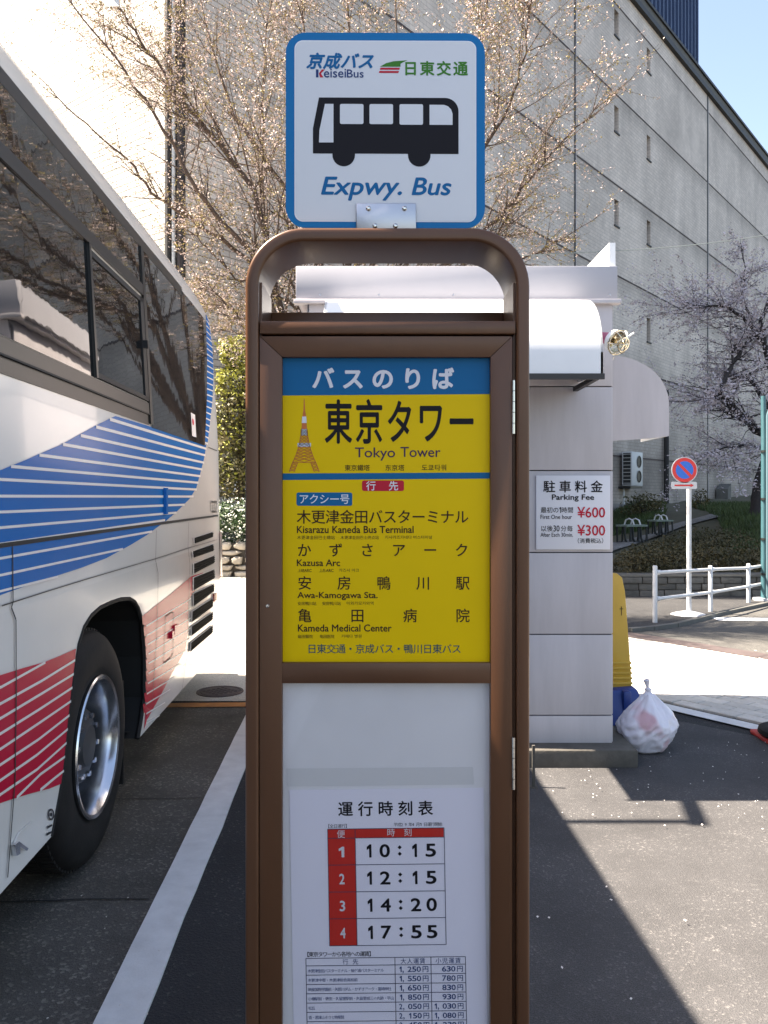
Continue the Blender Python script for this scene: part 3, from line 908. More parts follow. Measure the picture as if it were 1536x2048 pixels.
# dark blue clad block standing on the roof edge
tR = F1t(1428)
twr = thing('roof_block', 'tall dark blue metal-clad block rising behind the roof edge of the pale building', 'building', W1(tR - 10, ROOF, -1.0))
Ws = lambda t, z, o_: W1(t, z, o_)
m_ = MB(); m_.hexa([Ws(t, z, o_) for z in (ROOF + .1, ROOF + 14) for t, o_ in ((tR - 26, -.7), (tR, -.7), (tR, -9), (tR - 26, -9))])
m_.build('wall', M['navy_panel'], twr)
t = tR - 22.0
while t < tR:
    r_ = MB(); r_.hexa([Ws(tt, z, o_) for z in (ROOF + .12, ROOF + 13.95) for tt, o_ in ((t - .035, -.62), (t + .035, -.62), (t + .035, -.71), (t - .035, -.71))])
    r_.build('rib', M['navy_panel'], twr)
    t += .40
m_ = MB(); m_.hexa([Ws(t, z, o_) for z in (ROOF + .0, ROOF + .14) for t, o_ in ((tR - 26, -.5), (tR + .12, -.5), (tR + .12, -1.4), (tR - 26, -1.4))])
m_.build('base_trim', M['coping'], twr)

# ================================================================== BUS
def lerp_tab(tab, z):
    if z <= tab[0][0]: return tab[0][1]
    for (a, b), (c, d) in zip(tab, tab[1:]):
        if z <= c: return b + (d - b) * (z - a) / (c - a)
    return tab[-1][1]
INS = [(.33, .0), (1.86, .02), (2.82, .075), (2.93, .09), (3.0, .125), (3.06, .19), (3.11, .33), (3.16, .62), (3.19, 1.25)]
VE, VR = 6.48, 7.02
def rear_in(v):
    if v <= VE: return 0.0
    k = min(1.0, (v - VE) / (VR - VE))
    return .42 * (1 - math.sqrt(max(0, 1 - k * k)))
def S(v, z, off=0.0): return -1.04 - lerp_tab(INS, z) - rear_in(v) + off
def top_drop(v, z):
    k = max(0, (z - 2.3) / .9)
    d = .0
    if v > 5.5: d += .07 * ((v - 5.5) / 1.4) ** 2 * k
    if v > 6.1: d += .30 * (1 - math.sqrt(max(0, 1 - min(1, (v - 6.1) / .92) ** 2))) * k
    return z - d
UC = -2.29
def SP(v, z, off=0.0): return B(S(v, z, off), v, top_drop(v, z))
def px_side(px, py, zhint=None):          # photo pixel -> (v, z) on the near side of the bus
    k = (px - 768) / F
    z = 1.2; 
    for _ in range(8):
        u = S(1.0, z)
        v = u * (CB - k * SB) / (SB + k * CB)
        Y = u * SB + v * CB
        z = EYE + (HY - py) / F * Y
    return v, z
bus = thing('tour_bus', 'white tour bus with blue and red diagonal stripes parked on the left', 'bus', B(UC, 1, 0))
# lower skin with wheel arches
arch_px = [(103, 1695), (127, 1541), (137, 1440), (146, 1358), (156, 1290), (167, 1255), (182, 1231), (200, 1215), (221, 1205), (242, 1198), (260, 1197), (270, 1203), (277, 1215), (285, 1241), (290, 1313), (290, 1394), (283, 1443), (275, 1489)]
arch = [px_side(*a) for a in arch_px]
arch[0] = (arch[0][0], .33); arch[-1] = (arch[-1][0] + .02, .33)
ZT = 1.15
def skin_low(front):
    mb = MB()
    fr = [(v - 6.0, z) for v, z in arch]
    outline = [(-5.3, ZT), (-5.3, .5), (-5.3, .4), (-5.3, .33)] + fr + arch + [(VE, .33), (VE, .4), (VE, .5), (VE, ZT)]
    lo = [Vector((v, z, 0)) for v, z in outline]
    tr = tessellate_polygon([lo])
    mb.add([SP(v, z) for v, z in outline], [tuple(t) for t in tr])
    return mb
body = skin_low(0)
zs_up = [ZT, 1.4, 1.86, 2.2, 2.5, 2.82, 2.93, 2.97, 3.0, 3.03, 3.06, 3.085, 3.11, 3.135, 3.16, 3.19]
vs_all = [-5.3, -4, -2, 0, 2, 3.5, 4.5, 5.2, 5.5, 5.8, 6.1, 6.2, 6.3, 6.4, VE]
nr = 12
vs_r = [VE + (VR - VE) * math.sin(math.pi / 2 * i / nr) for i in range(1, nr + 1)]
def grid_skin(mb, vv, zz, mirror=False):
    def pt(v, z):
        u = S(v, z)
        if mirror: u = 2 * UC - u
        return B(u, v, top_drop(v, z))
    n = len(zz)
    mb.add([pt(v, z) for v in vv for z in zz], [(i * n + j, (i + 1) * n + j, (i + 1) * n + j + 1, i * n + j + 1) for i in range(len(vv) - 1) for j in range(n - 1)])
grid_skin(body, vs_all + vs_r, zs_up)
zl = [.33, .36, .40, .5, .8, ZT]
grid_skin(body, [VE] + vs_r, zl)
# far side, rear and front closures
grid_skin(body, vs_all + vs_r, [.33, .4, .5, 1.0] + zs_up, True)
allz = [.33, .36, .40, .5, .8] + zs_up
n = len(allz)
for vend in (VR, -5.3):
    left = [B(2 * UC - S(vend, z), vend, top_drop(vend, z)) for z in allz]; right = [SP(vend, z) for z in allz]
    body.add(left + right, [(j, n + j, n + j + 1, j + 1) for j in range(n - 1)])
bo = body.build('body', M['bus_white'], bus, smooth=True, angle=28)
bmx = bmesh.new(); bmx.from_mesh(bo.data); bmesh.ops.remove_doubles(bmx, verts=bmx.verts, dist=.0015); bmesh.ops.recalc_face_normals(bmx, faces=bmx.faces); bmx.to_mesh(bo.data); bmx.free()
bo.data.polygons.foreach_set('use_smooth', [True] * len(bo.data.polygons)); bo.data.set_sharp_from_angle(angle=R(28))
# wheel wells and underside
well = MB()
for sh in (0, -6.0):
    pts = [(v + sh, z) for v, z in arch]
    a = [B(S(v, z, -.004), v, z) for v, z in pts]; b = [B(-1.78, v, z) for v, z in pts]
    n = len(pts)
    well.add(a + b, [(i, i + 1, n + i + 1, n + i) for i in range(n - 1)])
    well.add(b, [tuple(range(n))])
well.add([B(-1.09, -5.2, .36), B(-3.49, -5.2, .36), B(-3.49, 6.6, .36), B(-1.09, 6.6, .36)], [])
well.add([B(-1.80, -5.2, .36), B(-3.49, -5.2, .36), B(-3.49, 6.5, .36), B(-1.80, 6.5, .36)], [(0, 1, 2, 3)])
av0, av1 = arch[0][0], arch[-1][0]
for (v0, v1) in ((-5.2, av0 - 6), (av1 - 6, av0), (av1, 6.5)):
    well.quad(B(-1.09, v0, .36), B(-1.80, v0, .36), B(-1.80, v1, .36), B(-1.09, v1, .36))
well.build('underbody', M['dark'], bus, recalc=False)
# black rubber lip of the arch
lip = MB(); lip.tube([B(S(v, z, -.006), v, z) for v, z in arch], .012, 6); lip.build('arch_trim', M['rubber'], bus, smooth=True)
# mud flap behind the wheel
fl = MB(); fl.box(-1.62, -1.10, 3.98, 4.0, .13, .62, B); fl.build('mud_flap', M['rubber'], bus)

# wheels
def make_wheel(vc):
    zc = .478; o = B(-1.055, vc, zc); ax = (B(1, 0, 0) - B(0, 0, 0)).normalized()
    e = MB()
    prof = [(.274, -.03), (.285, -.006), (.32, .004), (.385, .006), (.43, -.004), (.456, -.022), (.468, -.045), (.474, -.075), (.476, -.12), (.476, -.20), (.468, -.24), (.43, -.27), (.33, -.28), (.274, -.26)]
    e.lathe(prof, o, ax, 64, True)
    # second tyre of the pair
    prof2 = [(r_, h - .33) for r_, h in prof]
    e.lathe(prof2, o, ax, 48, True)
    ty = e.build('tyre', M['rubber'], None, smooth=True, angle=50)
    tr = MB()
    a = ax.orthogonal().normalized(); b = ax.cross(a)
    for k in range(84):
        t = 2 * math.pi * k / 84
        rd = a * math.cos(t) + b * math.sin(t); tg = b * math.cos(t) - a * math.sin(t)
        for (h0, h1) in ((-.05, -.10), (-.115, -.165), (-.18, -.225)):
            sh = .006 if int(h0 * 1000) % 2 else -.006
            c = []
            for rr in (.466, .4785):
                for hh, ss in ((h0, -.012), (h0, .012), (h1, .012), (h1, -.012)):
                    c.append(o + rd * rr + tg * (ss + sh) + ax * hh)
            tr.hexa(c)
    rim = MB()
    rim.lathe([(.282, -.02), (.287, .008), (.282, .014), (.268, .010), (.257, -.012), (.252, -.03), (.247, -.08), (.243, -.14), (.236, -.20), (.22, -.215)], o, ax, 64)
    ob_r = rim.build('rim', M['chrome'], None, smooth=True, angle=40)
    disc_ = MB(); disc_.lathe([(.225, -.19), (.20, -.175), (.17, -.135), (.155, -.10), (.15, -.065), (.142, -.052), (.09, -.048), (.082, -.030), (.0, -.028)], o, ax, 48); ob_d = disc_.build('wheel_disc', M['cast'], None, smooth=True, angle=40)
    nuts = []
    for k in range(10):
        t = 2 * math.pi * (k + .5) / 10
        c = o + (a * math.cos(t) + b * math.sin(t)) * .122
        nuts.append(MB()); nuts[-1].lathe([(.0, -.030), (.011, -.030), (.013, -.036), (.013, -.055)], c, ax, 6)
    return ty, tr, (ob_r, ob_d), nuts
for vc in (3.435, -2.565):
    wloc = B(-1.055, vc, .478)
    hubm = MB(); hubm.lathe([(0, -.2), (.12, -.2), (.12, -.75), (0, -.75)], wloc, (B(1, 0, 0) - B(0, 0, 0)).normalized(), 16)
    w = hubm.build('wheel', M['dark'], bus)
    ty, tr, rm, nuts = make_wheel(vc)
    w['wloc'] = list(Vector(bus['wloc']))
    for ob in (ty,) + rm:
        ob.location = Vector(ob['wloc']) - Vector(bus['wloc']); ob.parent = w
    tr.build('tread', M['rubber'], w)
    for nut in nuts: nut.build('wheel_nut', M['chrome'], w, smooth=True)

# glass band: three fixed panes, a slider and the rear quarter pane, all slightly proud
def side_patch(mb, pts, off, th=0.0, fn=None):   # pts in (v, z)
    p3 = [SP(v, z, off) for v, z in pts]
    lo = [Vector((v, z, 0)) for v, z in pts]
    tr = tessellate_polygon([lo])
    mb.add(p3, [tuple(t) for t in tr])
    if th:
        n = len(pts); q3 = [SP(v, z, off - th) for v, z in pts]
        mb.add(p3 + q3, [(i, (i + 1) % n, n + (i + 1) % n, n + i) for i in range(n)])
def rect(v0, v1, z0, z1): return [(v0, z0), (v1, z0), (v1, z1), (v0, z1)]
vr_, _ = px_side(411, 885)
TR0, TR1 = 2.545, 2.60
panes = [(-5.2, -2.6, 1.87, 2.80), (-2.59, -.2, 1.87, 2.80), (-.19, 2.3, 1.87, 2.80)]
for q in [(-5.2, -2.6, 1.99, TR0), (-2.59, -.2, 1.99, TR0), (-.19, 1.9, 1.99, TR0), (1.91, 3.42, 1.99, TR0), (3.44, 4.33, 1.99, TR0 - .02),
          (-5.2, -.2, TR1, 2.80), (-.19, 4.30, TR1, 2.80)]:
    mb = MB(); nn = max(1, int((q[1] - q[0]) / .4))
    side_patch(mb, rect(*q), .006, .006)
    mb.build('window', M['glass'], bus, recalc=True)
# rear quarter pane follows the curve towards the back
mb = MB(); cols_v = [4.37, 5.0, 5.5, 5.75, 5.9, 6.0]
zr = [1.865, 2.2, 2.5, 2.84]
zz = zr; n = len(zz)
vend = [px_side(408, 885)[0], px_side(411.5, 790)[0], px_side(411.5, 700)[0], px_side(411, 640)[0]]
vs = []
for i, v in enumerate(cols_v):
    for j, z in enumerate(zz):
        k = (v - 4.37) / (6.0 - 4.37)
        vs.append(SP(4.37 + (vend[j] - 4.37) * k, z, .005))
mb.add(vs, [(i * n + j, (i + 1) * n + j, (i + 1) * n + j + 1, i * n + j + 1) for i in range(len(cols_v) - 1) for j in range(n - 1)])
mb.build('window', M['glass'], bus, recalc=True, smooth=True)
fr = MB()
for q in [(-5.2, 4.31, TR0, TR1), (4.315, 4.365, 1.88, 2.80)]:
    side_patch(fr, rect(*q), .014, .012)
fr.build('window_frame', M['bus_frame'], bus)
fr = MB(); side_patch(fr, rect(3.42, 3.445, 1.99, TR0), .018, .012); fr.build('window_divider', M['bus_frame'], bus)
fr = MB()
for q in [(3.46, 4.30, 1.995, 2.015), (3.46, 4.30, TR0 - .045, TR0 - .02), (4.245, 4.312, 2.0, TR0 - .02)]:
    side_patch(fr, rect(*q), .012, .008)
fr.build('slider_frame', M['seam'], bus)
fr = MB(); side_patch(fr, rect(4.25, 4.27, 2.26, 2.30), .035, .03); fr.build('window_latch', M['seam'], bus)
fr = MB(); side_patch(fr, rect(-5.2, 4.31, 1.872, 1.925), .004, .004); side_patch(fr, rect(-5.2, 4.31, 1.932, 1.985), .010, .008)
fr.build('window_sill', M['bus_frame'], bus)
fr = MB(); side_patch(fr, rect(-5.2, 4.31, 1.925, 1.932), .012, .012); fr.build('sill_gap', M['seam'], bus)
fr = MB(); side_patch(fr, rect(-5.2, 5.4, 2.802, 2.862), .006, .006); fr.build('roof_gutter', M['bus_frame'], bus)
# sticker on the rear pane
fr = MB(); a = px_side(379, 825); b = px_side(390, 875)
side_patch(fr, rect(a[0], b[0], b[1], a[1]), .009); st = fr.build('window_sticker', M['white_paint'], bus, recalc=True)
fr = MB(); vm = (a[0] + b[0]) / 2; zm = (a[1] + b[1]) / 2
side_patch(fr, [(vm + .03 * math.cos(t / 12 * 6.283) - .02, zm + .022 * math.sin(t / 12 * 6.283) + .02) for t in range(12)], .0105)
fr.build('red_mark', M['print_red'], st, recalc=True)

# livery, drawn on the side: pixel outlines are turned into places on the bus
def outline_vz(pts): return [px_side(*p) for p in pts]
def band(pts, w0, w1=None):               # a stripe along a pixel polyline with pixel width
    w1 = w1 or w0
    up, dn = [], []
    for i, (x, y) in enumerate(pts):
        k = i / (len(pts) - 1); w = (w0 + (w1 - w0) * k) / 2
        up.append((x, y - w)); dn.append((x, y + w))
    return up + dn[::-1]
blue_top = [(-330, 1020), (-160, 985), (-60, 957), (0, 940), (20, 932), (50, 920), (75, 909), (124, 888), (156, 870), (189, 852), (215, 839), (230, 832), (300, 853), (412, 890)]
blue_right = [(408, 915), (400, 946), (392, 976), (378, 998), (362, 1014), (351, 1025), (332, 1041)]
blue_low = [(293, 1070), (260, 1090), (212, 1116), (163, 1135), (114, 1151), (50, 1172), (0, 1190), (-60, 1213), (-160, 1255), (-330, 1325)]
mb = MB(); side_patch(mb, outline_vz(blue_top + blue_right + blue_low), .0025)
mb.build('blue_livery', M['bus_blue'], bus, recalc=True)
def z3(x, y): return (x / 3.072, 800 + y / 3.072)
def z4(x, y): return (x / 3.072, 1150 + y / 3.072)
lines = [((670, 118), (1265, 300)), ((585, 165), (1258, 340)), ((490, 218), (1250, 385)), ((380, 272), (1240, 427)), ((235, 338), (1228, 468)),
         ((60, 408), (1215, 508)), ((-120, 482), (1205, 550)), ((-300, 590), (1185, 593)), ((-500, 708), (1130, 643)), ((-600, 835), (1080, 692)),
         ((-700, 985), (1010, 738)), ((-700, 1095), (930, 808)), ((-700, 1225), (750, 915)), ((-700, 1350), (350, 1085))]
for (a, b) in lines:
    mb = MB(); n_ = 8
    pts = [z3(a[0] + (b[0] - a[0]) * i / n_, a[1] + (b[1] - a[1]) * i / n_) for i in range(n_ + 1)]
    side_patch(mb, outline_vz(band(pts, 6.4, 4.2)), .0040)
    mb.build('white_stripe', M['bus_line'], bus, recalc=True)
# upright blue band at the back corner with its slanting white dashes
mb = MB()
L_ = [(411.5, 622), (412.5, 700), (412.5, 765), (410, 830), (406, 884)]; R_ = [(415.5, 622), (425, 690), (426.5, 745), (424.5, 800), (414.5, 888)]
def interp(tab, y):
    for (a, b) in zip(tab, tab[1:]):
        if y <= b[1]: return a[0] + (b[0] - a[0]) * (y - a[1]) / (b[1] - a[1])
    return tab[-1][0]
ysb = [622 + (884 - 622) * i / 20 for i in range(21)]
side_patch(mb, outline_vz([(interp(L_, y), y) for y in ysb] + [(interp(R_, y), y) for y in reversed(ysb)]), .0025)
mb.build('blue_livery', M['bus_blue'], bus, recalc=True)
y = 634
while y < 882:
    mb = MB(); side_patch(mb, outline_vz([(interp(L_, y), y), (interp(R_, y + 5), y + 5), (interp(R_, y + 7.6), y + 7.6), (interp(L_, y + 2.6), y + 2.6)]), .0040)
    mb.build('white_stripe', M['bus_line'], bus, recalc=True); y += 11.8
# red panel ahead of the wheel
def ar(py):                               # arch edge column for a row
    for (a, b) in zip(arch_px, arch_px[1:]):
        if a[1] >= py >= b[1]: return a[0] + (b[0] - a[0]) * (a[1] - py) / (a[1] - b[1])
    return 150
redp = [(-330, 1466), (-160, 1410), (-60, 1373), (0, 1350), (45, 1336), (88, 1324), (120, 1311), (151, 1297)] + [(ar(y) - 2.5, y) for y in (1330, 1380, 1440, 1500, 1540, 1568)] + [(98, 1577), (60, 1587), (33, 1595), (0, 1606), (-60, 1640), (-160, 1705), (-330, 1825)]
mb = MB(); side_patch(mb, outline_vz(redp), .0025); mb.build('red_livery', M['bus_red'], bus, recalc=True)
rl = [((-400, 850), (0, 688), (272, 537)), ((-400, 1010), (0, 788), (250, 650), (455, 523)), ((-400, 1110), (0, 878), (250, 728), (447, 608)), ((-400, 1220), (0, 972), (240, 822), (438, 692)),
      ((-400, 1330), (0, 1066), (240, 905), (430, 775)), ((-400, 1440), (0, 1162), (230, 1010), (420, 862)), ((-400, 1550), (0, 1258), (220, 1105), (410, 947)), ((-400, 1650), (0, 1345), (220, 1195), (402, 1032)),
      ((95, 1368), (240, 1225), (393, 1116)), ((240, 1322), (320, 1255), (386, 1203))]
for ln in rl:
    pts = []
    for a, b in zip(ln, ln[1:]):
        for i in range(4): pts.append(z4(a[0] + (b[0] - a[0]) * i / 4, a[1] + (b[1] - a[1]) * i / 4))
    pts.append(z4(*ln[-1]))
    mb = MB(); side_patch(mb, outline_vz(band(pts, 6.6, 4.8)), .0040); mb.build('white_stripe', M['bus_line'], bus, recalc=True)
# fainter red panel behind the wheel
rp = [(286, 1231), (312, 1210), (342, 1187), (381, 1153), (406, 1145), (402, 1162), (376, 1200), (376, 1260), (370, 1300), (342, 1349), (318, 1395), (293, 1440), (287, 1460), (292, 1400), (293, 1320), (289, 1262)]
mb = MB(); side_patch(mb, outline_vz(rp), .0025); mb.build('red_livery', M['bus_red'], bus, recalc=True, label='narrower red livery panel behind the wheel')
for k in range(11):
    y0 = 1252 + k * 19.5
    x1 = 381 - max(0, (k - 4)) * 10.5
    yb = y0 - (x1 - 292) * .62
    pts = [(291 + (x1 - 291) * i / 5, y0 + (yb - y0) * i / 5) for i in range(6)]
    mb = MB(); side_patch(mb, outline_vz(band(pts, 3.4, 2.2)), .0040); mb.build('white_stripe', M['bus_line'], bus, recalc=True)
# body seams
def seam(ptspx, w, vert=False, name='panel_gap', mm='seam'):
    pts = outline_vz(ptspx); mb = MB(); h = w / 2
    for (a, b) in zip(pts, pts[1:]):
        d = Vector((b[0] - a[0], b[1] - a[1], 0)).normalized(); nn = Vector((-d.y, d.x, 0)) * h
        side_patch(mb, [(a[0] + nn.x, a[1] + nn.y), (b[0] + nn.x, b[1] + nn.y), (b[0] - nn.x, b[1] - nn.y), (a[0] - nn.x, a[1] - nn.y)], .0052)
    return mb.build(name, M[mm], bus, recalc=True)
seam([(-330, 1130), (0, 1091), (200, 1063), (435, 1031)], .014)
seam([z3(68, 900), z3(70, 1240), z3(60, 1275), z3(88, 1350), z3(90, 1800), (27, 1560), (12, 1755)], .007)
seam([z3(955, 800), z3(950, 985), z3(966, 1062), z3(962, 1310), z3(955, 1500), (303, 1400)], .006)
seam([z3(1155, 752), z3(1150, 900), z3(1162, 1010), z3(1150, 1530), (362, 1382)], .006)
seam([z3(0, 1265), z3(250, 1185), z3(500, 1108), z3(950, 975)], .004, mm='bus_frame')
seam([z3(950, 975), z3(1150, 910), z3(1330, 858)], .004, mm='bus_frame')
seam([z3(1275, 290), z3(1330, 312)], .006)
seam([z4(1012, 255), z4(1050, 228), z4(1062, 232), z4(1058, 480), z4(1045, 505), z4(1008, 538), z4(1000, 530), z4(1012, 255)], .006, name='fuel_flap_edge')
mb = MB(); a = z4(1042, 350); side_patch(mb, outline_vz([z4(1040, 350), z4(1052, 342), z4(1052, 385), z4(1040, 392)]), .018, .014); mb.build('flap_catch', M['bus_red'], bus, recalc=True)
mb = MB(); side_patch(mb, outline_vz([z4(1060, 312), z4(1088, 300), z4(1088, 308), z4(1072, 318), z4(1072, 360), z4(1060, 368)]), .014, .012); mb.build('flap_hinge', M['bus_red'], bus, recalc=True)
mb = MB(); side_patch(mb, outline_vz([z3(999, 540), z3(1009, 540), z3(1009, 700), z3(999, 702)]), .022, .018); mb.build('door_hinge', M['bus_blue'], bus, recalc=True)
for (y0) in (550, 602, 660):
    mb = MB(); side_patch(mb, outline_vz([z3(1022, y0), z3(1042, y0 + 2), z3(1042, y0 + 24), z3(1022, y0 + 24)]), .010, .008); mb.build('hinge_plate', M['bus_blue'], bus, recalc=True)
# engine louvres: dark openings with a raised lip and slats inside
lv = [((1185, 848), (1302, 810), (1300, 842), (1187, 882)), ((1176, 930), (1303, 886), (1308, 925), (1180, 970)), ((1183, 1006), (1310, 955), (1312, 1000), (1183, 1068)),
      ((1181, 1092), (1310, 1040), (1312, 1095), (1181, 1170)), ((1180, 1190), (1308, 1130), (1308, 1176), (1182, 1268)), ((1173, 1300), (1302, 1216), (1300, 1270), (1171, 1365)),
      ((1169, 1392), (1300, 1303), (1298, 1350), (1168, 1450)), ((1165, 1492), (1300, 1385), (1298, 1430), (1163, 1545))]
for q in lv:
    vz = outline_vz([z3(*p) for p in q])
    mb = MB(); side_patch(mb, vz, .0055); lo = mb.build('vent', M['grille'], bus, recalc=True)
    cx = sum(p[0] for p in vz) / 4; cz = sum(p[1] for p in vz) / 4
    mb = MB()
    n4 = 4; ou = [(cx + (p[0] - cx) * 1.03, cz + (p[1] - cz) * 1.10) for p in vz]
    A_ = [SP(v, z, .0056) for v, z in ou]; Bq_ = [SP(v, z, .010) for v, z in vz]; C_ = [SP(v, z, .004) for v, z in vz]
    mb.add(A_ + Bq_ + C_, [(i, (i + 1) % 4, 4 + (i + 1) % 4, 4 + i) for i in range(4)] + [(4 + i, 4 + (i + 1) % 4, 8 + (i + 1) % 4, 8 + i) for i in range(4)])
    mb.build('vent_lip', M['bus_white'], bus, recalc=True)
    mb = MB()
    for k in (1, 2, 3):
        f0 = k / 4
        a = Vector((vz[0][0], vz[0][1], 0)).lerp(Vector((vz[3][0], vz[3][1], 0)), f0); b = Vector((vz[1][0], vz[1][1], 0)).lerp(Vector((vz[2][0], vz[2][1], 0)), f0)
        side_patch(mb, [(a.x, a.y), (b.x, b.y), (b.x, b.y - .006), (a.x, a.y - .006)], .012, .006)
    mb.build('vent_slats', M['grille'], bus, recalc=True)
# number on the tail, emblem ahead of the wheel
mb = MB(); fit(mb, '1222', (420, 1001, 433, 1025), lambda x, y: SP(*px_side(x, y), .004), .0); letters(mb, M['bus_frame'], bus)
mb = MB()
def pl(x, y): return SP(*px_side(x, y), .004)
a = [(100 + 6.5 * math.cos(t / 16 * 6.283), 1629 + 12 * math.sin(t / 16 * 6.283)) for t in range(16)]; b = [(100 + 4.2 * math.cos(t / 16 * 6.283), 1629 + 8 * math.sin(t / 16 * 6.283)) for t in range(16)]
mb.add([pl(*p) for p in a + b], [(i, (i + 1) % 16, 16 + (i + 1) % 16, 16 + i) for i in range(16)])
mb.poly([pl(100 + 2.2 * math.cos(t / 10 * 6.283), 1629 + 4 * math.sin(t / 10 * 6.283)) for t in range(10)])
for (x0, y0) in ((92, 1653), (91, 1667)):
    mb.add([pl(x0, y0), pl(x0 + 10, y0 - 5), pl(x0 + 10, y0 - 1), pl(x0, y0 + 5)], [(0, 1, 2, 3)])
mb.build('emblem', M['bus_frame'], bus, recalc=True)
# chrome pull handle
mb = MB(); side_patch(mb, outline_vz([(19, 1690), (28, 1683), (47, 1697), (44, 1702), (31, 1694), (30, 1708), (23, 1712)]), .016, .012); mb.build('door_catch', M['chrome'], bus, recalc=True)
mb = MB(); side_patch(mb, outline_vz([(23, 1690), (35, 1664), (60, 1643), (79, 1652), (76, 1668), (48, 1696), (33, 1698)]), .007, .005); mb.build('catch_plate', M['bus_white'], bus, recalc=True)
# reflectors along the rear edge of the arch, side marker, tail lamp
for k in range(9):
    y0 = 1232 + k * 22
    xa = 282 + (0, 3, 5.5, 7, 7.5, 7.5, 6.5, 4.5, 2)[k]
    mb = MB(); side_patch(mb, outline_vz([(xa, y0), (xa + 5, y0 - 1), (xa + 6.5, y0 + 17), (xa + 1.5, y0 + 18)]), .0054); mb.build('reflector_strip', M['bus_red'], bus, recalc=True)
mb = MB(); a = px_side(428, 1195); side_patch(mb, rect(a[0] - .05, a[0] + .05, a[1] - .025, a[1] + .03), .012, .010); mb.build('side_marker', M['lamp_red'], bus, recalc=True)
mb = MB()
zt = [.86, .95, 1.05, 1.15, 1.22]; vt = [6.52, 6.60, 6.70, 6.80, 6.90]
mb.add([SP(v, z, .02) for z in zt for v in vt], [(i * 5 + j, i * 5 + j + 1, (i + 1) * 5 + j + 1, (i + 1) * 5 + j) for i in range(4) for j in range(4)])
mb.build('tail_lamp', M['lamp_red'], bus, recalc=True, smooth=True)
mb = MB(); mb.box(-3.0, -1.58, VR, VR + .012, 1.5, 2.75, B); mb.build('rear_window', M['glass'], bus)
mb = MB(); mb.box(-3.2, -1.4, VR - .02, VR + .06, .38, .62, B); mb.build('rear_bumper', M['bus_white'], bus, bevel=.02)

# ================================================================== TICKET BOOTH
YB = 4.70
bx0, bx1, byb = -.45, 1.302, 6.28
booth = thing('parking_booth', 'light grey panelled parking booth with white hoods behind the bus stop', 'booth', (.45, 5.4, 0))
mb = MB(); mb.box(bx0 + .02, bx1 - .004, YB + .012, byb, .1, 2.62); mb.build('core_wall', M['seam'], booth)
rowsy = [(1490, 1432), (1430, 1270), (1268, 1106), (1104, 942), (940, 774), (772, 608)]
colsx = [bx0 + .02, .30, .70, bx1]
colsx = [bx0 + .02, .34, bx1]
for (yb_, yt_) in rowsy:
    z0, z1 = P(0, yb_, YB).z, P(0, yt_, YB).z
    for a, b in zip(colsx, colsx[1:]):
        mb = MB(); mb.box(a + .002, b - .002, YB, YB + .02, z0, z1); mb.build('wall_panel', M['booth'], booth, bevel=.004)
    for a, b in ((YB + .022, 5.48), (5.484, byb - .01)):
        mb = MB(); mb.box(bx1 - .003, bx1 + .008, a, b, z0, z1); mb.build('wall_panel', M['booth'], booth, bevel=.003)
        mb = MB(); mb.box(bx0 + .01, bx0 + .022, a, b, z0, z1); mb.build('wall_panel', M['booth'], booth, bevel=.003)
# fascia, ledge, parapets
fx0, fx1 = P(592, 0, YB).x, P(1234, 0, YB).x
zf0, zf1, zl0 = P(0, 600, YB).z, P(0, 533, YB).z, P(0, 609, YB).z
mb = MB(); mb.box(fx0, fx1, YB - .012, YB + .03, zf0, zf1); mb.build('fascia', M['booth_top'], booth, bevel=.004)
for px in (605, 640, 758, 907, 1220):
    q = P(px, 590 if px != 605 else 602, YB - .012); s_ = MB(); s_.lathe([(0, .003), (.005, .003), (.007, 0)], (q.x, YB - .012, q.z), (0, -1, 0), 8)
    if px in (605,): continue
    s_.build('screw', M['steel'], booth)
mb = MB(); mb.box(fx0 - .01, P(1240, 0, YB).x, YB - .035, YB + .03, zl0, zf0 - .001); mb.build('ledge', M['booth'], booth, bevel=.004)
mb = MB(); mb.box(fx0 + .02, fx1 - .02, YB + .03, byb, 2.60, 2.66); mb.build('roof', M['booth'], booth)
mb = MB(); mb.hexa([(fx1 - .035, YB + .031, 2.625), (fx1, YB + .031, 2.625), (fx1, byb + .02, 2.625), (fx1 - .035, byb + .02, 2.625),
                    (fx1 - .035, YB + .031, P(0, 482, YB).z), (fx1, YB + .031, P(0, 482, YB).z), (fx1, byb + .02, 2.99), (fx1 - .035, byb + .02, 2.99)])
mb.build('parapet', M['white_paint'], booth)
mb = MB(); mb.box(fx0, fx0 + .03, YB + .032, byb, 2.625, zf1 - .02); mb.build('parapet', M['booth_top'], booth)
mb = MB(); mb.box(fx0 + .032, fx1 - .037, byb - .03, byb, 2.625, 2.72); mb.build('parapet', M['booth_top'], booth)
# front hood: quarter-round
def hood_prof(dep, zt_, zb_, n=14, r=None):
    pts = [(0, zt_)]
    rr = dep * .86
    for i in range(n + 1):
        a = math.pi / 2 * i / n
        pts.append((dep - rr + rr * math.sin(a), zt_ - rr * .82 * (1 - math.cos(a))))
    pts.append((dep, zb_)); return pts
hx0, hx1 = -.315, 1.115
pr = hood_prof(.50, P(0, 609, YB - .03).z, P(0, 747, 4.2).z)
mb = MB(); n = len(pr)
o1 = [Vector((hx0, YB - .002 - d, z)) for d, z in pr]; o2 = [Vector((hx1, YB - .002 - d, z)) for d, z in pr]
mb.add(o1 + o2, [(i, i + 1, n + i + 1, n + i) for i in range(n - 1)])
mb.build('hood', M['white_paint'], booth, smooth=True, angle=40, recalc=True)
for xx in (hx0, hx1 - .012):
    mb = MB(); mb.prism([Vector((xx, YB - .002 - d, z)) for d, z in pr] + [Vector((xx, YB - .002, P(0, 765, YB).z))], (.012, 0, 0)); mb.build('hood_cheek', M['white_paint'], booth)
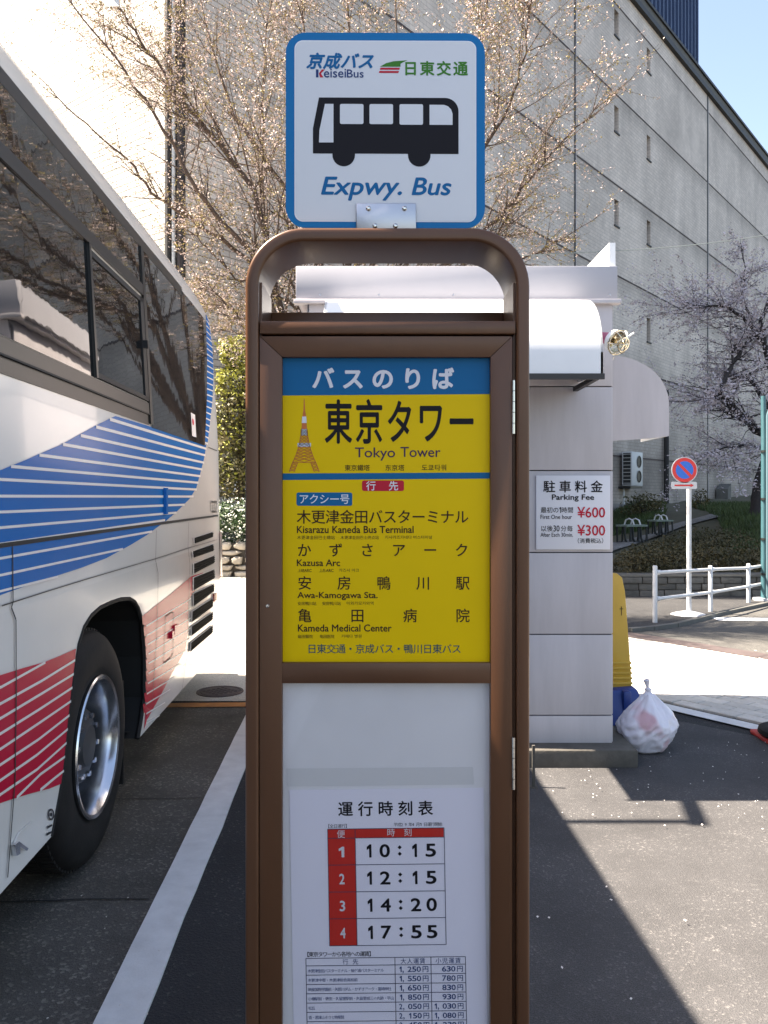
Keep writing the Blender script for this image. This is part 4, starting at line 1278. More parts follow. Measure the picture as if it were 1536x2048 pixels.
mb = MB(); mb.box(hx0, hx1 + .006, 4.188, 4.206, pr[-1][1] - .03, pr[-1][1] - .001); mb.build('hood_lip', M['coping'], booth)
mb = MB(); mb.hexa([(hx1 - .04, 4.22, 2.10), (hx1 - .014, 4.22, 2.10), (hx1 - .014, YB - .01, 2.10), (hx1 - .04, YB - .01, 2.10), (hx1 - .04, 4.22, 2.125), (hx1 - .014, 4.22, 2.125), (hx1 - .014, YB - .01, 2.125), (hx1 - .04, YB - .01, 2.125)])
mb.build('hood_bracket', M['coping'], booth)
mb = MB(); mb.box(hx0 + .1, .80, YB - .012, YB - .001, P(0, 778, YB).z, P(0, 774, YB).z); mb.build('drip_rail', M['coping'], booth)
# side hood on the right wall, seen end-on
YS = 5.6
pr = [(P(x, 0, YS).x - bx1 - .008, P(0, y, YS).z) for x, y in ((1230.5, 712), (1250, 714), (1272, 721), (1292, 731), (1308, 743), (1321, 757), (1330, 773), (1336, 790), (1338, 808), (1338, 872))]
mb = MB(); n = len(pr)
o1 = [Vector((bx1 + .008 + d, YS, z)) for d, z in pr]; o2 = [Vector((bx1 + .008 + d, YS + .62, z)) for d, z in pr]
mb.add(o1 + o2, [(i, i + 1, n + i + 1, n + i) for i in range(n - 1)])
mb.build('side_hood', M['white_paint'], booth, smooth=True, angle=40)
mb = MB(); mb.prism([Vector((bx1 + .008 + d, YS - .002, z)) for d, z in pr] + [Vector((bx1 + .50, YS - .002, P(0, 877, YS).z)), Vector((bx1 + .008, YS - .002, P(0, 886, YS).z))], (0, .012, 0)); mb.build('hood_cheek', M['booth'], booth)
# fee notice
YF = YB - .008
fee = MB(); a = P(1072, 1099, YF); b = P(1220, 951, YF); fee.box(a.x, b.x, YF - .004, YB - .0005, a.z, b.z)
fee_o = fee.build('fee_notice', M['print_white'], booth, bevel=.002)
pf = lambda x, y: P(x, y, YF - .006)
mb = MB(); spread(mb, '駐車料金', 1086, 1206, 973, 25, pf, .015); fit(mb, 'Parking Fee', (1104, 989, 1188, 1003), pf, .02)
spread(mb, '最初の', 1081, 1118, 1020, 12.5, pf, .004); fit(mb, '1', (1119, 1014, 1122, 1026), pf, .01); spread(mb, '時間', 1122.5, 1147, 1020, 12.2, pf, .004)
fit(mb, 'First One hour', (1081, 1029.5, 1144, 1038), pf, .006)
spread(mb, '以後', 1081, 1106, 1057, 12.5, pf, .004); fit(mb, '30', (1107, 1051, 1119, 1063), pf, .01); spread(mb, '分毎', 1121, 1146, 1057, 12.3, pf, .004)
fit(mb, 'After Each 30min.', (1081, 1065.5, 1146, 1073.5), pf, .006)
spread(mb, '（消費税込）', 1148, 1214, 1081.5, 11, pf, .004)
letters(mb, M['print_black'], fee_o)
mb = MB(); fit(mb, '¥600', (1155, 1014, 1210, 1035), pf, .012); fit(mb, '¥300', (1155, 1050, 1210, 1071), pf, .012)
letters(mb, M['print_red'], fee_o)
# caged lamp on a pink stub
lc = P(1234, 684, 4.30); ax = Vector((.45, -.80, -.40)).normalized()
lampo = thing('cage_lamp', 'round caged floodlight on a pink mount at the hood end', 'lamp', lc)
mb = MB(); mb.lathe([(0, -.145), (.018, -.145), (.036, -.06), (.036, -.045), (0, -.045)], lc, ax, 18); mb.build('mount', M['pink_plastic'], lampo, smooth=True)
mb = MB(); mb.lathe([(0, -.052), (.04, -.05), (.058, -.03), (.064, -.005), (.064, .008), (.056, .008), (.05, -.01), (.03, -.03), (0, -.034)], lc, ax, 28); mb.build('housing', M['white_paint'], lampo, smooth=True)
mb = MB(); mb.lathe([(.055, .006), (.04, -.014), (.02, -.024), (0, -.027)], lc, ax, 24); mb.build('reflector', M['gold'], lampo, smooth=True)
mb = MB(); mb.lathe([(0, .03), (.012, .027), (.02, .012), (.018, -.01), (.01, -.022)], lc, ax, 14); mb.build('bulb', M['gold'], lampo, smooth=True)
a_ = ax.orthogonal().normalized(); b_ = ax.cross(a_)
for k in range(6):
    t = math.pi * 2 * k / 6 + .3; rd = a_ * math.cos(t) + b_ * math.sin(t)
    mb = MB(); mb.tube([lc + rd * .066, lc + rd * .064 + ax * .02, lc + rd * .048 + ax * .042, lc + rd * .02 + ax * .054, lc + ax * .056], .0035, 6); mb.build('cage_wire', M['gold'], lampo, smooth=True)
for (rr, hh) in ((.065, .008), (.036, .049)):
    mb = MB(); mb.tube([lc + ax * hh + (a_ * math.cos(t / 24 * 6.2832) + b_ * math.sin(t / 24 * 6.2832)) * rr for t in range(25)], .0038, 6, False); mb.build('cage_ring', M['gold'], lampo, smooth=True)
mb = MB(); mb.tube([lc + a_ * .06, lc + Vector((.085, -.01, .045))], [.005, .006], 6); mb.build('clip', M['white_paint'], lampo)
# plinth
pa, pb_ = P(1070, 0, 4.57).x, G(1275, 1535).x
mb = MB(); mb.box(bx0 - .08, pb_, 4.56, byb + .1, 0, .10); pl_o = mb.build('plinth', M['plinth'], booth, bevel=.008)
# thin galvanised post foot next to the plinth
mb = MB(); q = G(1067, 1576); mb.box(q.x - .007, q.x + .007, q.y - .006, q.y + .006, 0, .22); mb.box(q.x - .018, q.x + .020, q.y - .02, q.y + .02, 0, .008)
tag(mb.build('stub_post', M['plinth']), 'short dark grey stub post at the left corner of the booth plinth', 'post')

# ================================================================== BUS STOP
Y0 = 1.72
DEP = .175
stop = thing('bus_stop_sign', 'tall bronze framed bus stop board with yellow route panel and timetable', 'bus stop', (P(775, 0, Y0).x, Y0 + .09, 0))
def frame_path(n=14):
    xl, xr, zt_ = P(503.5, 0, Y0).x, P(1046.5, 0, Y0).x, P(0, 468, Y0).z
    r = .108
    pts = [Vector((xl, 0, 0)), Vector((xl, 0, .6)), Vector((xl, 0, zt_ - r))]
    for i in range(1, n + 1):
        a = math.pi / 2 * i / n; pts.append(Vector((xl + r - r * math.cos(a), 0, zt_ - r + r * math.sin(a))))
    pts2 = [Vector((xr - (p.x - xl), 0, p.z)) for p in reversed(pts)]
    return pts + pts2
fp = frame_path()
hw = .0138
sec = []
for (sx, sy, a0) in ((1, 1, 0), (-1, 1, 90), (-1, -1, 180), (1, -1, 270)):
    for i in range(4):
        a = R(a0 + 90 * i / 3); rr = .006
        sec.append((sx * (hw - rr) + rr * math.cos(a), sy * (DEP / 2 - rr) + rr * math.sin(a)))
mb = MB(); ns = len(sec)
for i, p in enumerate(fp):
    d = (fp[min(i + 1, len(fp) - 1)] - fp[max(i - 1, 0)]).normalized()
    nn = Vector((-d.z, 0, d.x))
    for (a, b) in sec: mb.v.append(p + nn * a + Vector((0, Y0 + DEP / 2 + b, 0)))
for i in range(len(fp) - 1):
    for k in range(ns):
        mb.f.append((i * ns + k, i * ns + (k + 1) % ns, (i + 1) * ns + (k + 1) % ns, (i + 1) * ns + k)); mb.mi.append(0)
mb.build('frame', M['brown'], stop, smooth=True, angle=50)
xi0, xi1 = P(517.5, 0, Y0).x, P(1033, 0, Y0).x
# inner channel lips along the frame
for (xa, xb, yy) in ((xi0 - .001, xi0 + .004, Y0 + .02), (xi1 - .004, xi1 + .001, Y0 + .02)):
    mb = MB(); mb.box(xa, xb, yy, Y0 + DEP - .01, .1, P(0, 560, Y0).z); mb.build('inner_channel', M['brown'], stop)
# crossbar and its rear lip
zc0, zc1 = P(0, 667, Y0).z, P(0, 641, Y0).z
mb = MB(); mb.box(xi0 + .001, xi1 - .001, Y0 + .003, Y0 + DEP - .02, zc0, zc1); mb.build('crossbar', M['brown'], stop, bevel=.003)
mb = MB(); mb.box(xi0 + .004, xi1 - .004, Y0 + DEP - .018, Y0 + DEP - .004, zc0 - .02, P(0, 628, Y0 + DEP).z); mb.build('crossbar_lip', M['brown'], stop, bevel=.002)
# cabinet box (back, dark)
mb = MB(); mb.box(xi0 + .006, xi1 - .006, Y0 + .045, Y0 + DEP - .005, .25, zc0 - .002); mb.build('cabinet', M['brown_dark'], stop)
# door: four mitred rails and a middle rail
YD = Y0 + .006
dx0, dx1 = P(519, 0, YD).x, P(1025, 0, YD).x
ix0, ix1 = P(564, 0, YD).x, P(981, 0, YD).x
dz1, iz1 = P(0, 672.5, YD).z, P(0, 714, YD).z
dz0, iz0 = .27, .32
def rail(pts): 
    mb = MB(); mb.prism([Vector((x, YD, z)) for x, z in pts], (0, .036, 0)); return mb
e_ = .0006
dr = rail([(dx0, dz0), (ix0, iz0), (ix0, iz1), (dx0, dz1)]).build('door_rail', M['brown'], stop, bevel=.0012)
rail([(dx1, dz0), (dx1, dz1), (ix1, iz1), (ix1, iz0)]).build('door_rail', M['brown'], stop, bevel=.0012)
rail([(dx0 + e_, dz1), (ix0 + e_, iz1 - 0), (ix1 - e_, iz1), (dx1 - e_, dz1)]).build('door_rail', M['brown'], stop, bevel=.0012)
rail([(dx0 + e_, dz0), (dx1 - e_, dz0), (ix1 - e_, iz0), (ix0 + e_, iz0)]).build('door_rail', M['brown'], stop, bevel=.0012)
mz1, mz0 = P(0, 1326, YD).z, P(0, 1367, YD).z
mb = MB(); mb.box(ix0 - .0004, ix1 + .0004, YD + .001, YD + .03, mz0, mz1); mb.build('middle_rail', M['brown'], stop, bevel=.0012)
# hinges in the right-hand gap
for (y0, y1) in ((760, 868), (1475, 1580)):
    n5 = 5
    for k in range(n5):
        za, zb = P(0, y0 + (y1 - y0) * k / n5, Y0).z, P(0, y0 + (y1 - y0) * (k + 1) / n5, Y0).z
        xc = P(1027.5, 0, Y0).x; mb = MB(); mb.tube([(xc, Y0 + .003, zb + .0006), (xc, Y0 + .003, za - .0006)], .0042, 10); mb.build('hinge', M['bolt'], stop, smooth=True)
q = P(535, 1212, YD); mb = MB(); mb.lathe([(0, .003), (.003, .0028), (.0045, 0)], (q.x, YD, q.z), (0, -1, 0), 12); mb.build('key_screw', M['bolt'], stop, smooth=True)
mb = MB(); mb.box(fp[0].x - .06, fp[-1].x + .06, Y0 - .04, Y0 + DEP + .04, 0, .02); mb.build('base_plate', M['steel'], stop, bevel=.004)
for sx in (fp[0].x - .035, fp[-1].x + .035):
    for sy in (Y0 - .02, Y0 + DEP + .02):
        mb = MB(); mb.lathe([(0, .035), (.008, .035), (.009, .028), (.009, .02)], (sx, sy, 0), (0, 0, 1), 6); mb.build('anchor_bolt', M['bolt'], stop)

# --- round-cornered top sign
YS_ = Y0 + .06
def rrect(x0, y0, x1, y1, r, n=8):
    out = []
    for (cx, cy, a0) in ((x1 - r, y0 + r, -90), (x1 - r, y1 - r, 0), (x0 + r, y1 - r, 90), (x0 + r, y0 + r, 180)):
        for i in range(n + 1):
            a = R(a0 + 90 * i / n); out.append((cx + r * math.cos(a), cy + r * math.sin(a)))
    return out
YN = Y0 + .018
def topsign(x, y): return P(x + .000 * (y - 260), y + .004 * (x - 770), YN)
mb = MB(); mb.prism([topsign(*p) for p in rrect(571.5, 65.5, 970, 456, 40)], (0, .004, 0)); sg = mb.build('sign_plate', M['sign_blue'], stop)
def layer(d): return lambda x, y: topsign(x, y) + Vector((0, -d, 0))
mb = MB(); mb.poly([layer(.0006)(*p) for p in rrect(589, 81.5, 952.5, 444, 17)]); mb.build('halo_edge', M['halo'], sg, recalc=True)
mb = MB(); mb.poly([layer(.0010)(*p) for p in rrect(591, 83.5, 950.5, 442, 16)]); mb.build('white_field', M['sign_white'], sg, recalc=True)
l1, l2 = layer(.0014), layer(.0018)
mb = MB(); spread(mb, '京成バス', 612, 747, 123, 33, l1, .035, .28, res=4); fit(mb, 'Expwy.', (643, 355, 803, 401), l1, .018, .22, 5); fit(mb, 'Bus', (824, 356, 902, 390), l1, .018, .22, 5)
letters(mb, M['print_blue'], sg)
mb = MB(); fit(mb, 'eisei', (648, 139, 692, 156), l1, .01); fit(mb, 'Bus', (694, 140, 727, 156), l1, .01); letters(mb, M['print_navy'], sg)
mb = MB(); mb.poly([l1(632, 140), l1(637, 140), l1(637, 156), l1(632, 156)]); mb.build('logo_stem', M['print_navy'], sg, recalc=True)
mb = MB(); mb.poly([l1(638, 147.5), l1(644, 140), l1(650, 140), l1(642, 148), l1(647, 156), l1(640, 156)]); mb.build('logo_chevron', M['print_red'], sg, recalc=True)
mb = MB(); spread(mb, '日東交通', 806, 936, 137, 30, l1, .025, res=4)
mb.poly([l1(760, 134), l1(772, 127), l1(787, 123), l1(815, 121), l1(806, 125), l1(801, 128), l1(801, 134)]); letters(mb, M['print_green'], sg)
mb = MB()
mb.poly([l1(761, 136), l1(800, 136), l1(798.5, 140), l1(759.5, 140)]); mb.poly([l1(759, 142.5), l1(798, 142.5), l1(796.5, 146.5), l1(757.5, 146.5)]); mb.build('logo_bars', M['print_red'], sg, recalc=True)
# bus pictogram
out = [(638, 196), (890, 196)] + [(890 + 27 * math.sin(R(a)), 223 - 27 * math.cos(R(a))) for a in range(10, 91, 10)] + [(917, 308), (861, 308)]
out += [(838.5 + 22.5 * math.cos(R(a)), 311 + 22.5 * math.sin(R(a))) for a in range(0, 181, 12)] + [(816, 308), (710, 308)]
out += [(687.5 + 22.5 * math.cos(R(a)), 311 + 22.5 * math.sin(R(a))) for a in range(0, 181, 12)] + [(665, 308), (626, 308), (626, 258)]
mb = MB(); mb.poly([l1(*p) for p in out]); mb.build('bus_symbol', M['print_black'], sg, recalc=True)
for q in ([(650, 209), (667, 209), (667, 286), (638, 286), (639, 262)], rrect(680, 209, 727, 249, 3, 3), rrect(739, 209, 786, 249, 3, 3), rrect(799, 209, 846, 250, 3, 3),
          [(859, 210), (888, 210), (896, 213), (902, 219), (905, 228), (905, 250), (859, 250)]):
    mb = MB(); mb.poly([l2(*p) for p in q]); mb.build('symbol_window', M['sign_white'], sg, recalc=True)
# bracket plate with four bolts
mb = MB(); a, b = P(712.5, 462, YN), P(832, 408, YN); mb.box(a.x, b.x, YN - .006, YN - .003, a.z - .004, b.z); brk = mb.build('bracket', M['steel'], stop, bevel=.002)
for (x, y) in ((737, 417), (809, 417), (750, 452), (791, 452)):
    q = P(x, y, YN - .006); mb = MB(); mb.lathe([(0, .005), (.003, .0046), (.0052, .002), (.0056, 0)], (q.x, YN - .006, q.z), (0, -1, 0), 14); mb.lathe([(.0030, .0058), (.0030, .0040)], (q.x, YN - .006, q.z), (0, -1, 0), 6)
    mb.build('bolt', M['bolt'], stop, smooth=True)

# --- yellow route panel
YP = Y0 + .020
def pp(x, y, d=0.0): return P(x, y, YP - d)
mb = MB(); a, b = pp(560, 1330), pp(986, 708); mb.box(a.x, b.x, YP, YP + .003, a.z, b.z); route = mb.build('route_panel', M['board_yellow'], stop)
Ld = lambda d: (lambda x, y: pp(x, y, d))
k1, k2, k3 = Ld(.0004), Ld(.0008), Ld(.0012)
mb = MB(); mb.poly([k1(560, 708), k1(986, 708), k1(986, 788), k1(560, 791)]); mb.build('blue_header', M['board_blue'], route, recalc=True)
mb = MB(); mb.poly([k1(560, 947), k1(986, 945), k1(986, 957), k1(560, 960)]); mb.build('blue_divider', M['board_blue'], route, recalc=True)
mb = MB(); spread(mb, 'バスのりば', 623, 908, 757, 46, k2, .035, res=5); letters(mb, M['print_white'], route)
mb = MB(); spread(mb, '東京タワー', 648, 952, 843, 62, k1, .018, res=5, wid=.93)
mb.v = [Vector((v.x, v.y, pp(0, 843).z + (v.z - pp(0, 843).z) * 1.50)) for v in mb.v]
letters(mb, M['print_black'], route)
mb = MB(); fit(mb, 'Tokyo', (710, 895, 790, 921), k1, .006, res=4); fit(mb, 'Tower', (801, 894, 881, 914), k1, .006, res=4); letters(mb, M['print_purple'], route)
mb = MB(); spread(mb, '東京鐵塔', 689, 740, 935.5, 13, k1, .005); spread(mb, '东京塔', 770, 809, 935.5, 13, k1, .005); spread(mb, '도쿄타워', 843, 895, 935, 13.5, k1, .005)
spread(mb, '木更津金田バスターミナル', 593, 938, 1033.5, 29.5, k1, .008, res=4)
spread(mb, 'かずさアーク', 594, 938, 1100, 29, k1, .010, res=4)
spread(mb, '安房鴨川駅', 595, 940, 1166, 29, k1, .008, res=4)
spread(mb, '亀田病院', 595, 940, 1231, 29, k1, .008, res=4)
letters(mb, M['print_brown'], route)
mb = MB()
fit(mb, 'Kisarazu Kaneda Bus Terminal', (594, 1052, 827, 1066), k1, .016); fit(mb, 'Kazusa Arc', (594, 1119, 680, 1132), k1, .016)
fit(mb, 'Awa-Kamogawa Sta.', (595, 1184, 755, 1200), k1, .016); fit(mb, 'Kameda Medical Center', (596, 1249, 783, 1263), k1, .016)
spread(mb, '木更津金田巴士總站', 594, 670, 1075, 8.3, k1, .0, res=2); spread(mb, '木更津金田巴士终点站', 681, 758, 1075, 7.8, k1, .0, res=2); fit(mb, '키사라즈카네다 버스터미널', (770, 1071, 864, 1078), k1, .0, res=2)
spread(mb, '上總', 595, 609, 1141, 7.5, k1, res=2); fit(mb, 'ARC', (609, 1138, 623, 1144), k1, .01, res=2); spread(mb, '上总', 638, 652, 1141, 7.5, k1, res=2); fit(mb, 'ARC', (652, 1138, 667, 1144), k1, .01, res=2); fit(mb, '카즈사 아크', (678, 1137, 718, 1144), k1, .0, res=2)
spread(mb, '安房鴨川站', 595, 633, 1207, 8, k1, res=2); spread(mb, '安房鸭川站', 644, 682, 1207, 8, k1, res=2); fit(mb, '아와카모가와역', (693, 1203, 747, 1210), k1, .0, res=2)
spread(mb, '龜田醫院', 595, 626, 1273, 8, k1, res=2); spread(mb, '龟田医院', 639, 669, 1273, 8, k1, res=2); fit(mb, '카메다 병원', (683, 1269, 723, 1276), k1, .0, res=2)
letters(mb, M['print_brown'], route)
mb = MB(); spread(mb, '日東交通・京成バス・鴨川日東バス', 614, 923, 1297.5, 20, k1, .006, res=3); letters(mb, M['print_teal'], route)
mb = MB(); mb.poly([k1(*p) for p in rrect(724, 961, 808, 982, 4, 4)]); mb.build('red_badge', M['print_red'], route, recalc=True)
mb = MB(); spread(mb, '行', 732, 752, 971.5, 20, k2, .015); spread(mb, '先', 777, 799, 971.5, 20, k2, .015); letters(mb, M['print_white'], route)
mb = MB(); mb.poly([k1(*p) for p in rrect(593, 985, 704.5, 1011.5, 4, 4)]); mb.build('blue_badge', M['board_blue'], route, recalc=True)
mb = MB(); spread(mb, 'アクシー号', 597, 700, 998, 21, k2, .010); letters(mb, M['print_white'], route)
# little lattice tower picture
TWc = 608.5
hwd = [(798, .8), (820, 1.6), (828, 2.6), (832, 3.6), (870, 6.5), (884, 9), (897, 12), (912, 17), (925, 23), (943, 30)]
def tw(y): return lerp_tab(hwd, y)
mb = MB()
mb.poly([k1(TWc - tw(y), y) for y in (798, 820, 832, 858)] + [k1(TWc + tw(y), y) for y in (858, 832, 820, 798)])
mb.build('tower_mast', M['orange'], route, recalc=True)
mb = MB()
for (ya, yb) in ((833, 846), (858, 871)):
    mb.poly([k2(TWc - tw(ya) - .3, ya), k2(TWc + tw(ya) + .3, ya), k2(TWc + tw(yb) + .3, yb), k2(TWc - tw(yb) - .3, yb)])
mb.poly([k2(TWc - 13.5, 886), k2(TWc + 13.5, 886), k2(TWc + 13, 893.5), k2(TWc - 13, 893.5)])
mb.build('tower_deck', M['print_white'], route, recalc=True)
mb = MB()
def bar(p, q, w):
    d = Vector((q[0] - p[0], q[1] - p[1], 0)).normalized(); n_ = Vector((-d.y, d.x, 0)) * w / 2
    mb.poly([k2(p[0] + n_.x, p[1] + n_.y), k2(q[0] + n_.x, q[1] + n_.y), k2(q[0] - n_.x, q[1] - n_.y), k2(p[0] - n_.x, p[1] - n_.y)])
ylv = [858, 864, 870, 876, 882, 888, 894, 900, 906, 912, 918, 925, 931, 937, 943]
def leg_in(y): return 0 if y < 925 else (tw(y) - (943 - 925) * .0 - 9.5)
for a, b in zip(ylv, ylv[1:]):
    for sgn in (-1, 1):
        bar((TWc + sgn * tw(a), a), (TWc + sgn * tw(b), b), 1.6)
        if b <= 925:
            bar((TWc + sgn * tw(a), a), (TWc - sgn * tw(b) * .1, b), 1.0); bar((TWc, a), (TWc + sgn * tw(b), b), 1.0)
        else:
            bar((TWc + sgn * tw(a), a), (TWc + sgn * max(2, tw(b) - 10), b), 1.1); bar((TWc + sgn * max(2, tw(a) - 10), a), (TWc + sgn * tw(b), b), 1.1)
            bar((TWc + sgn * max(2, tw(a) - 10), a), (TWc + sgn * max(2, tw(b) - 10), b), 1.4)
    if b <= 925: bar((TWc - tw(b), b), (TWc + tw(b), b), 1.0)
mb.build('tower_lattice', M['orange'], route, recalc=True)

# --- lower opening: frosted back, tape, timetable sheet
YL = Y0 + .024
def lp(d): return lambda x, y: P(x, y, YL - d)
mb = MB(); a = P(560, 0, YL); b = P(986, 0, YL); mb.box(a.x, b.x, YL, YL + .003, .30, mz0 + .01); back = mb.build('backing_sheet', M['backing'], stop)
mb = MB(); f1 = lp(.0006); mb.poly([f1(573, 1537), f1(946, 1534), f1(948, 1569), f1(574, 1573)]); mb.build('tape_strip', M['tape'], stop, recalc=True)
tt0 = lambda d: (lambda x, y: P(x + (y - 1650) * .018, y - (x - 770) * .0115, YL - d))
s0 = tt0(.0012)
mb = MB(); mb.prism([s0(580, 1578), s0(968, 1578), s0(968, 2560), s0(580, 2560)], (0, -.0005, 0)); sheet_ = mb.build('timetable', M['paper'], stop)
t1, t2, t3 = tt0(.0020), tt0(.0024), tt0(.0028)
mb = MB(); spread(mb, '運行時刻表', 676, 867, 1617, 31, t1, .018, res=4)
spread(mb, '【全日運行】', 651, 699, 1651, 8.5, t1, .0, res=2); spread(mb, '平成29年4月1日運行開始', 787, 885, 1649.5, 8.5, t1, .0, res=2)
hours = ['10:15', '12:15', '14:20', '17:55']
for i, h in enumerate(hours):
    yc = 1701.5 + 54.3 * i
    for ch, xc in zip(h, (738, 768.5, 798.5, 829, 860.5)):
        if ch == ':':
            for dy in (-6.5, 6.5): mb.marks.append((len(mb.v), len(mb.f))); mb.poly([t1(xc, yc + dy - 4.2), t1(xc + 4.2, yc + dy), t1(xc, yc + dy + 4.2), t1(xc - 4.2, yc + dy)])
        elif ch == '1': fit(mb, ch, (xc - 5, yc - 12.5, xc + 3.5, yc + 12.5), t1, .022, res=5)
        else: fit(mb, ch, (xc - 9.5, yc - 12.5, xc + 9.5, yc + 12.5), t1, .022, res=5)
spread(mb, '【東京タワーから各地への運賃】', 603, 744, 1907, 10.8, t1, .008, res=2)
letters(mb, M['print_black'], sheet_)
mb = MB(); mb.poly([t1(*p) for p in ((655, 1657), (887, 1657), (887, 1675.5), (710, 1675.5), (710, 1890.5), (655, 1890.5))]); mb.build('red_table_head', M['table_red'], sheet_, recalc=True)
mb = MB(); spread(mb, '便', 673, 693, 1667, 17, t2); spread(mb, '時', 773, 791, 1665, 17, t2); spread(mb, '刻', 807, 825, 1665, 17, t2)
for i in range(4): fit(mb, str(i + 1), (677, 1693 + 54 * i, 687, 1713 + 54 * i), t2, .02, res=4)
letters(mb, M['print_white'], sheet_)
def rules(mb, segs, w, pl_):
    for (xa, ya, xb, yb) in segs:
        if abs(xa - xb) < .01: mb.poly([pl_(xa - w / 2, ya), pl_(xa + w / 2, ya), pl_(xb + w / 2, yb), pl_(xb - w / 2, yb)])
        else: mb.poly([pl_(xa, ya - w / 2), pl_(xb, yb - w / 2), pl_(xb, yb + w / 2), pl_(xa, ya + w / 2)])
mb = MB()
rules(mb, [(655, y, 888, y) for y in (1657, 1675.5, 1729, 1783, 1836.5, 1890.5)] + [(x, 1657, x, 1890.5) for x in (655, 710, 888)], 1.3, t2)
fy = [1914, 1925.5] + [1925.5 + 18.7 * k for k in range(1, 9)]
fy = [1915, 1930] + [1930 + 18.6 * k for k in range(1, 9)]
rules(mb, [(607, y, 926, y) for y in fy] + [(x, 1915, x, fy[-1]) for x in (607, 785, 857, 926)], 1.3, t2)
mb.build('table_rules', M['table_line'], sheet_, recalc=True)
mb = MB(); spread(mb, '行', 680, 692, 1922.5, 12, t2); spread(mb, '先', 700, 712, 1922.5, 12, t2); spread(mb, '大人運賃', 796, 846, 1922.5, 12, t2); spread(mb, '小児運賃', 866, 917, 1922.5, 12, t2)
rows_ = [('木更津金田バスターミナル・袖ケ浦バスターミナル', '1250', '630'), ('木更津中郷・木更津総合高校前', '1550', '780'), ('暁星国際学園前・矢那川ダム・かずさアーク・富崎神社', '1650', '830'),
         ('小櫃駅前・俵田・久留里駅前・久留里城三の丸跡・平山', '1850', '930'), ('松丘', '2050', '1030'), ('香・君津ふるさと物産館', '2150', '1080'), ('福祉センター前・鴨川市役所入口・安房鴨川駅', '2450', '1230')]
wid_ = [153, 100, 167, 172, 14, 72, 146]
for i, (nm, ad_, ch_) in enumerate(rows_):
    yc = 1930 + 18.6 * (i + .5)
    spread(mb, nm, 610, 610 + wid_[i], yc + 1, 7.6, t2, .0, res=1)
    for (tx, xr) in ((ad_, 852), (ch_, 921)):
        spread(mb, '円', xr - 13, xr, yc - .5, 13.5, t2, .008)
        y0_, y1_ = yc - 5.6, yc + 5.0
        for j, ch in enumerate(tx[-3:]): fit(mb, ch, (xr - 42 + 9.2 * j + (1.5 if ch == '1' else 0), y0_, xr - 42 + 9.2 * j + (5.5 if ch == '1' else 8.0), y1_), t2, .012)
        mb.marks = mb.marks[:-2]
        if len(tx) > 3:
            fit(mb, tx[0], (xr - (58 if tx[0] == '1' else 60), y0_, xr - 54, y1_), t2, .012); fit(mb, ',', (xr - 52, y1_ - 2.5, xr - 50, y1_ + 2.5), t2, .01)
letters(mb, M['print_navy'], sheet_)
# acrylic pane in front
mb = MB(); mb.box(ix0 - .002, ix1 + .002, YD + .009, YD + .011, .31, mz0 + .002); mb.build('pane', M['acrylic'], stop)

# ================================================================== THINGS BEHIND THE BOOTH
# yellow plastic panel on a blue weight
YY = 5.55
bar_ = thing('plastic_barrier', 'yellow plastic barrier panel on a blue weight behind the right booth corner', 'barrier', (1.5, YY, 0))
xr_ = P(1262, 0, YY).x; zb_ = P(0, 1376, YY).z; zt_ = P(0, 1146, YY).z
prof = [(1.20, zb_), (xr_, zb_), (xr_ - .005, zb_ + .12), (xr_ - .045, zt_ - .12), (xr_ - .065, zt_ - .03), (xr_ - .10, zt_), (1.27, zt_), (1.23, zt_ - .05)]
mb = MB(); mb.prism([Vector((x, YY - .02, z)) for x, z in prof], (0, .045, 0)); mb.build('panel', M['yellow_plastic'], bar_, bevel=.006)
for k in range(5):
    z = zb_ + .03 + k * .034; mb = MB(); mb.box(1.21, xr_ + .004 - .002 * k, YY - .030, YY + .034, z, z + .014); mb.build('rib', M['yellow_plastic'], bar_, bevel=.003)
mb = MB(); mb.box(1.30, 1.47, YY - .023, YY + .03, zt_ - .10, zt_ - .05); mb.build('hand_slot', M['booth'], bar_)
for k, px in enumerate((1243,)):
    c = P(px, 1222, YY - .022); mb = MB(); mb.box(c.x - .002, c.x + .002, c.y, c.y + .003, c.z - .03, c.z + .03); mb.box(c.x - .012, c.x + .012, c.y - .0005, c.y + .003, c.z + .012, c.z + .016); mb.build('mould_mark', M['brown_dark'], bar_)
xb_ = P(1295, 0, YY).x
mb = MB(); mb.hexa([(1.18, YY - .16, 0), (xb_, YY - .16, 0), (xb_, YY + .16, 0), (1.18, YY + .16, 0), (1.2, YY - .10, .20), (xb_ - .10, YY - .10, .235), (xb_ - .10, YY + .10, .235), (1.2, YY + .10, .20)])
mb.build('weight', M['blue_plastic'], bar_, bevel=.018)
mb = MB(); mb.box(1.57, 1.62, YY - .15, YY - .08, .08, .225); mb.build('filler_cap', M['blue_plastic'], bar_, bevel=.008)
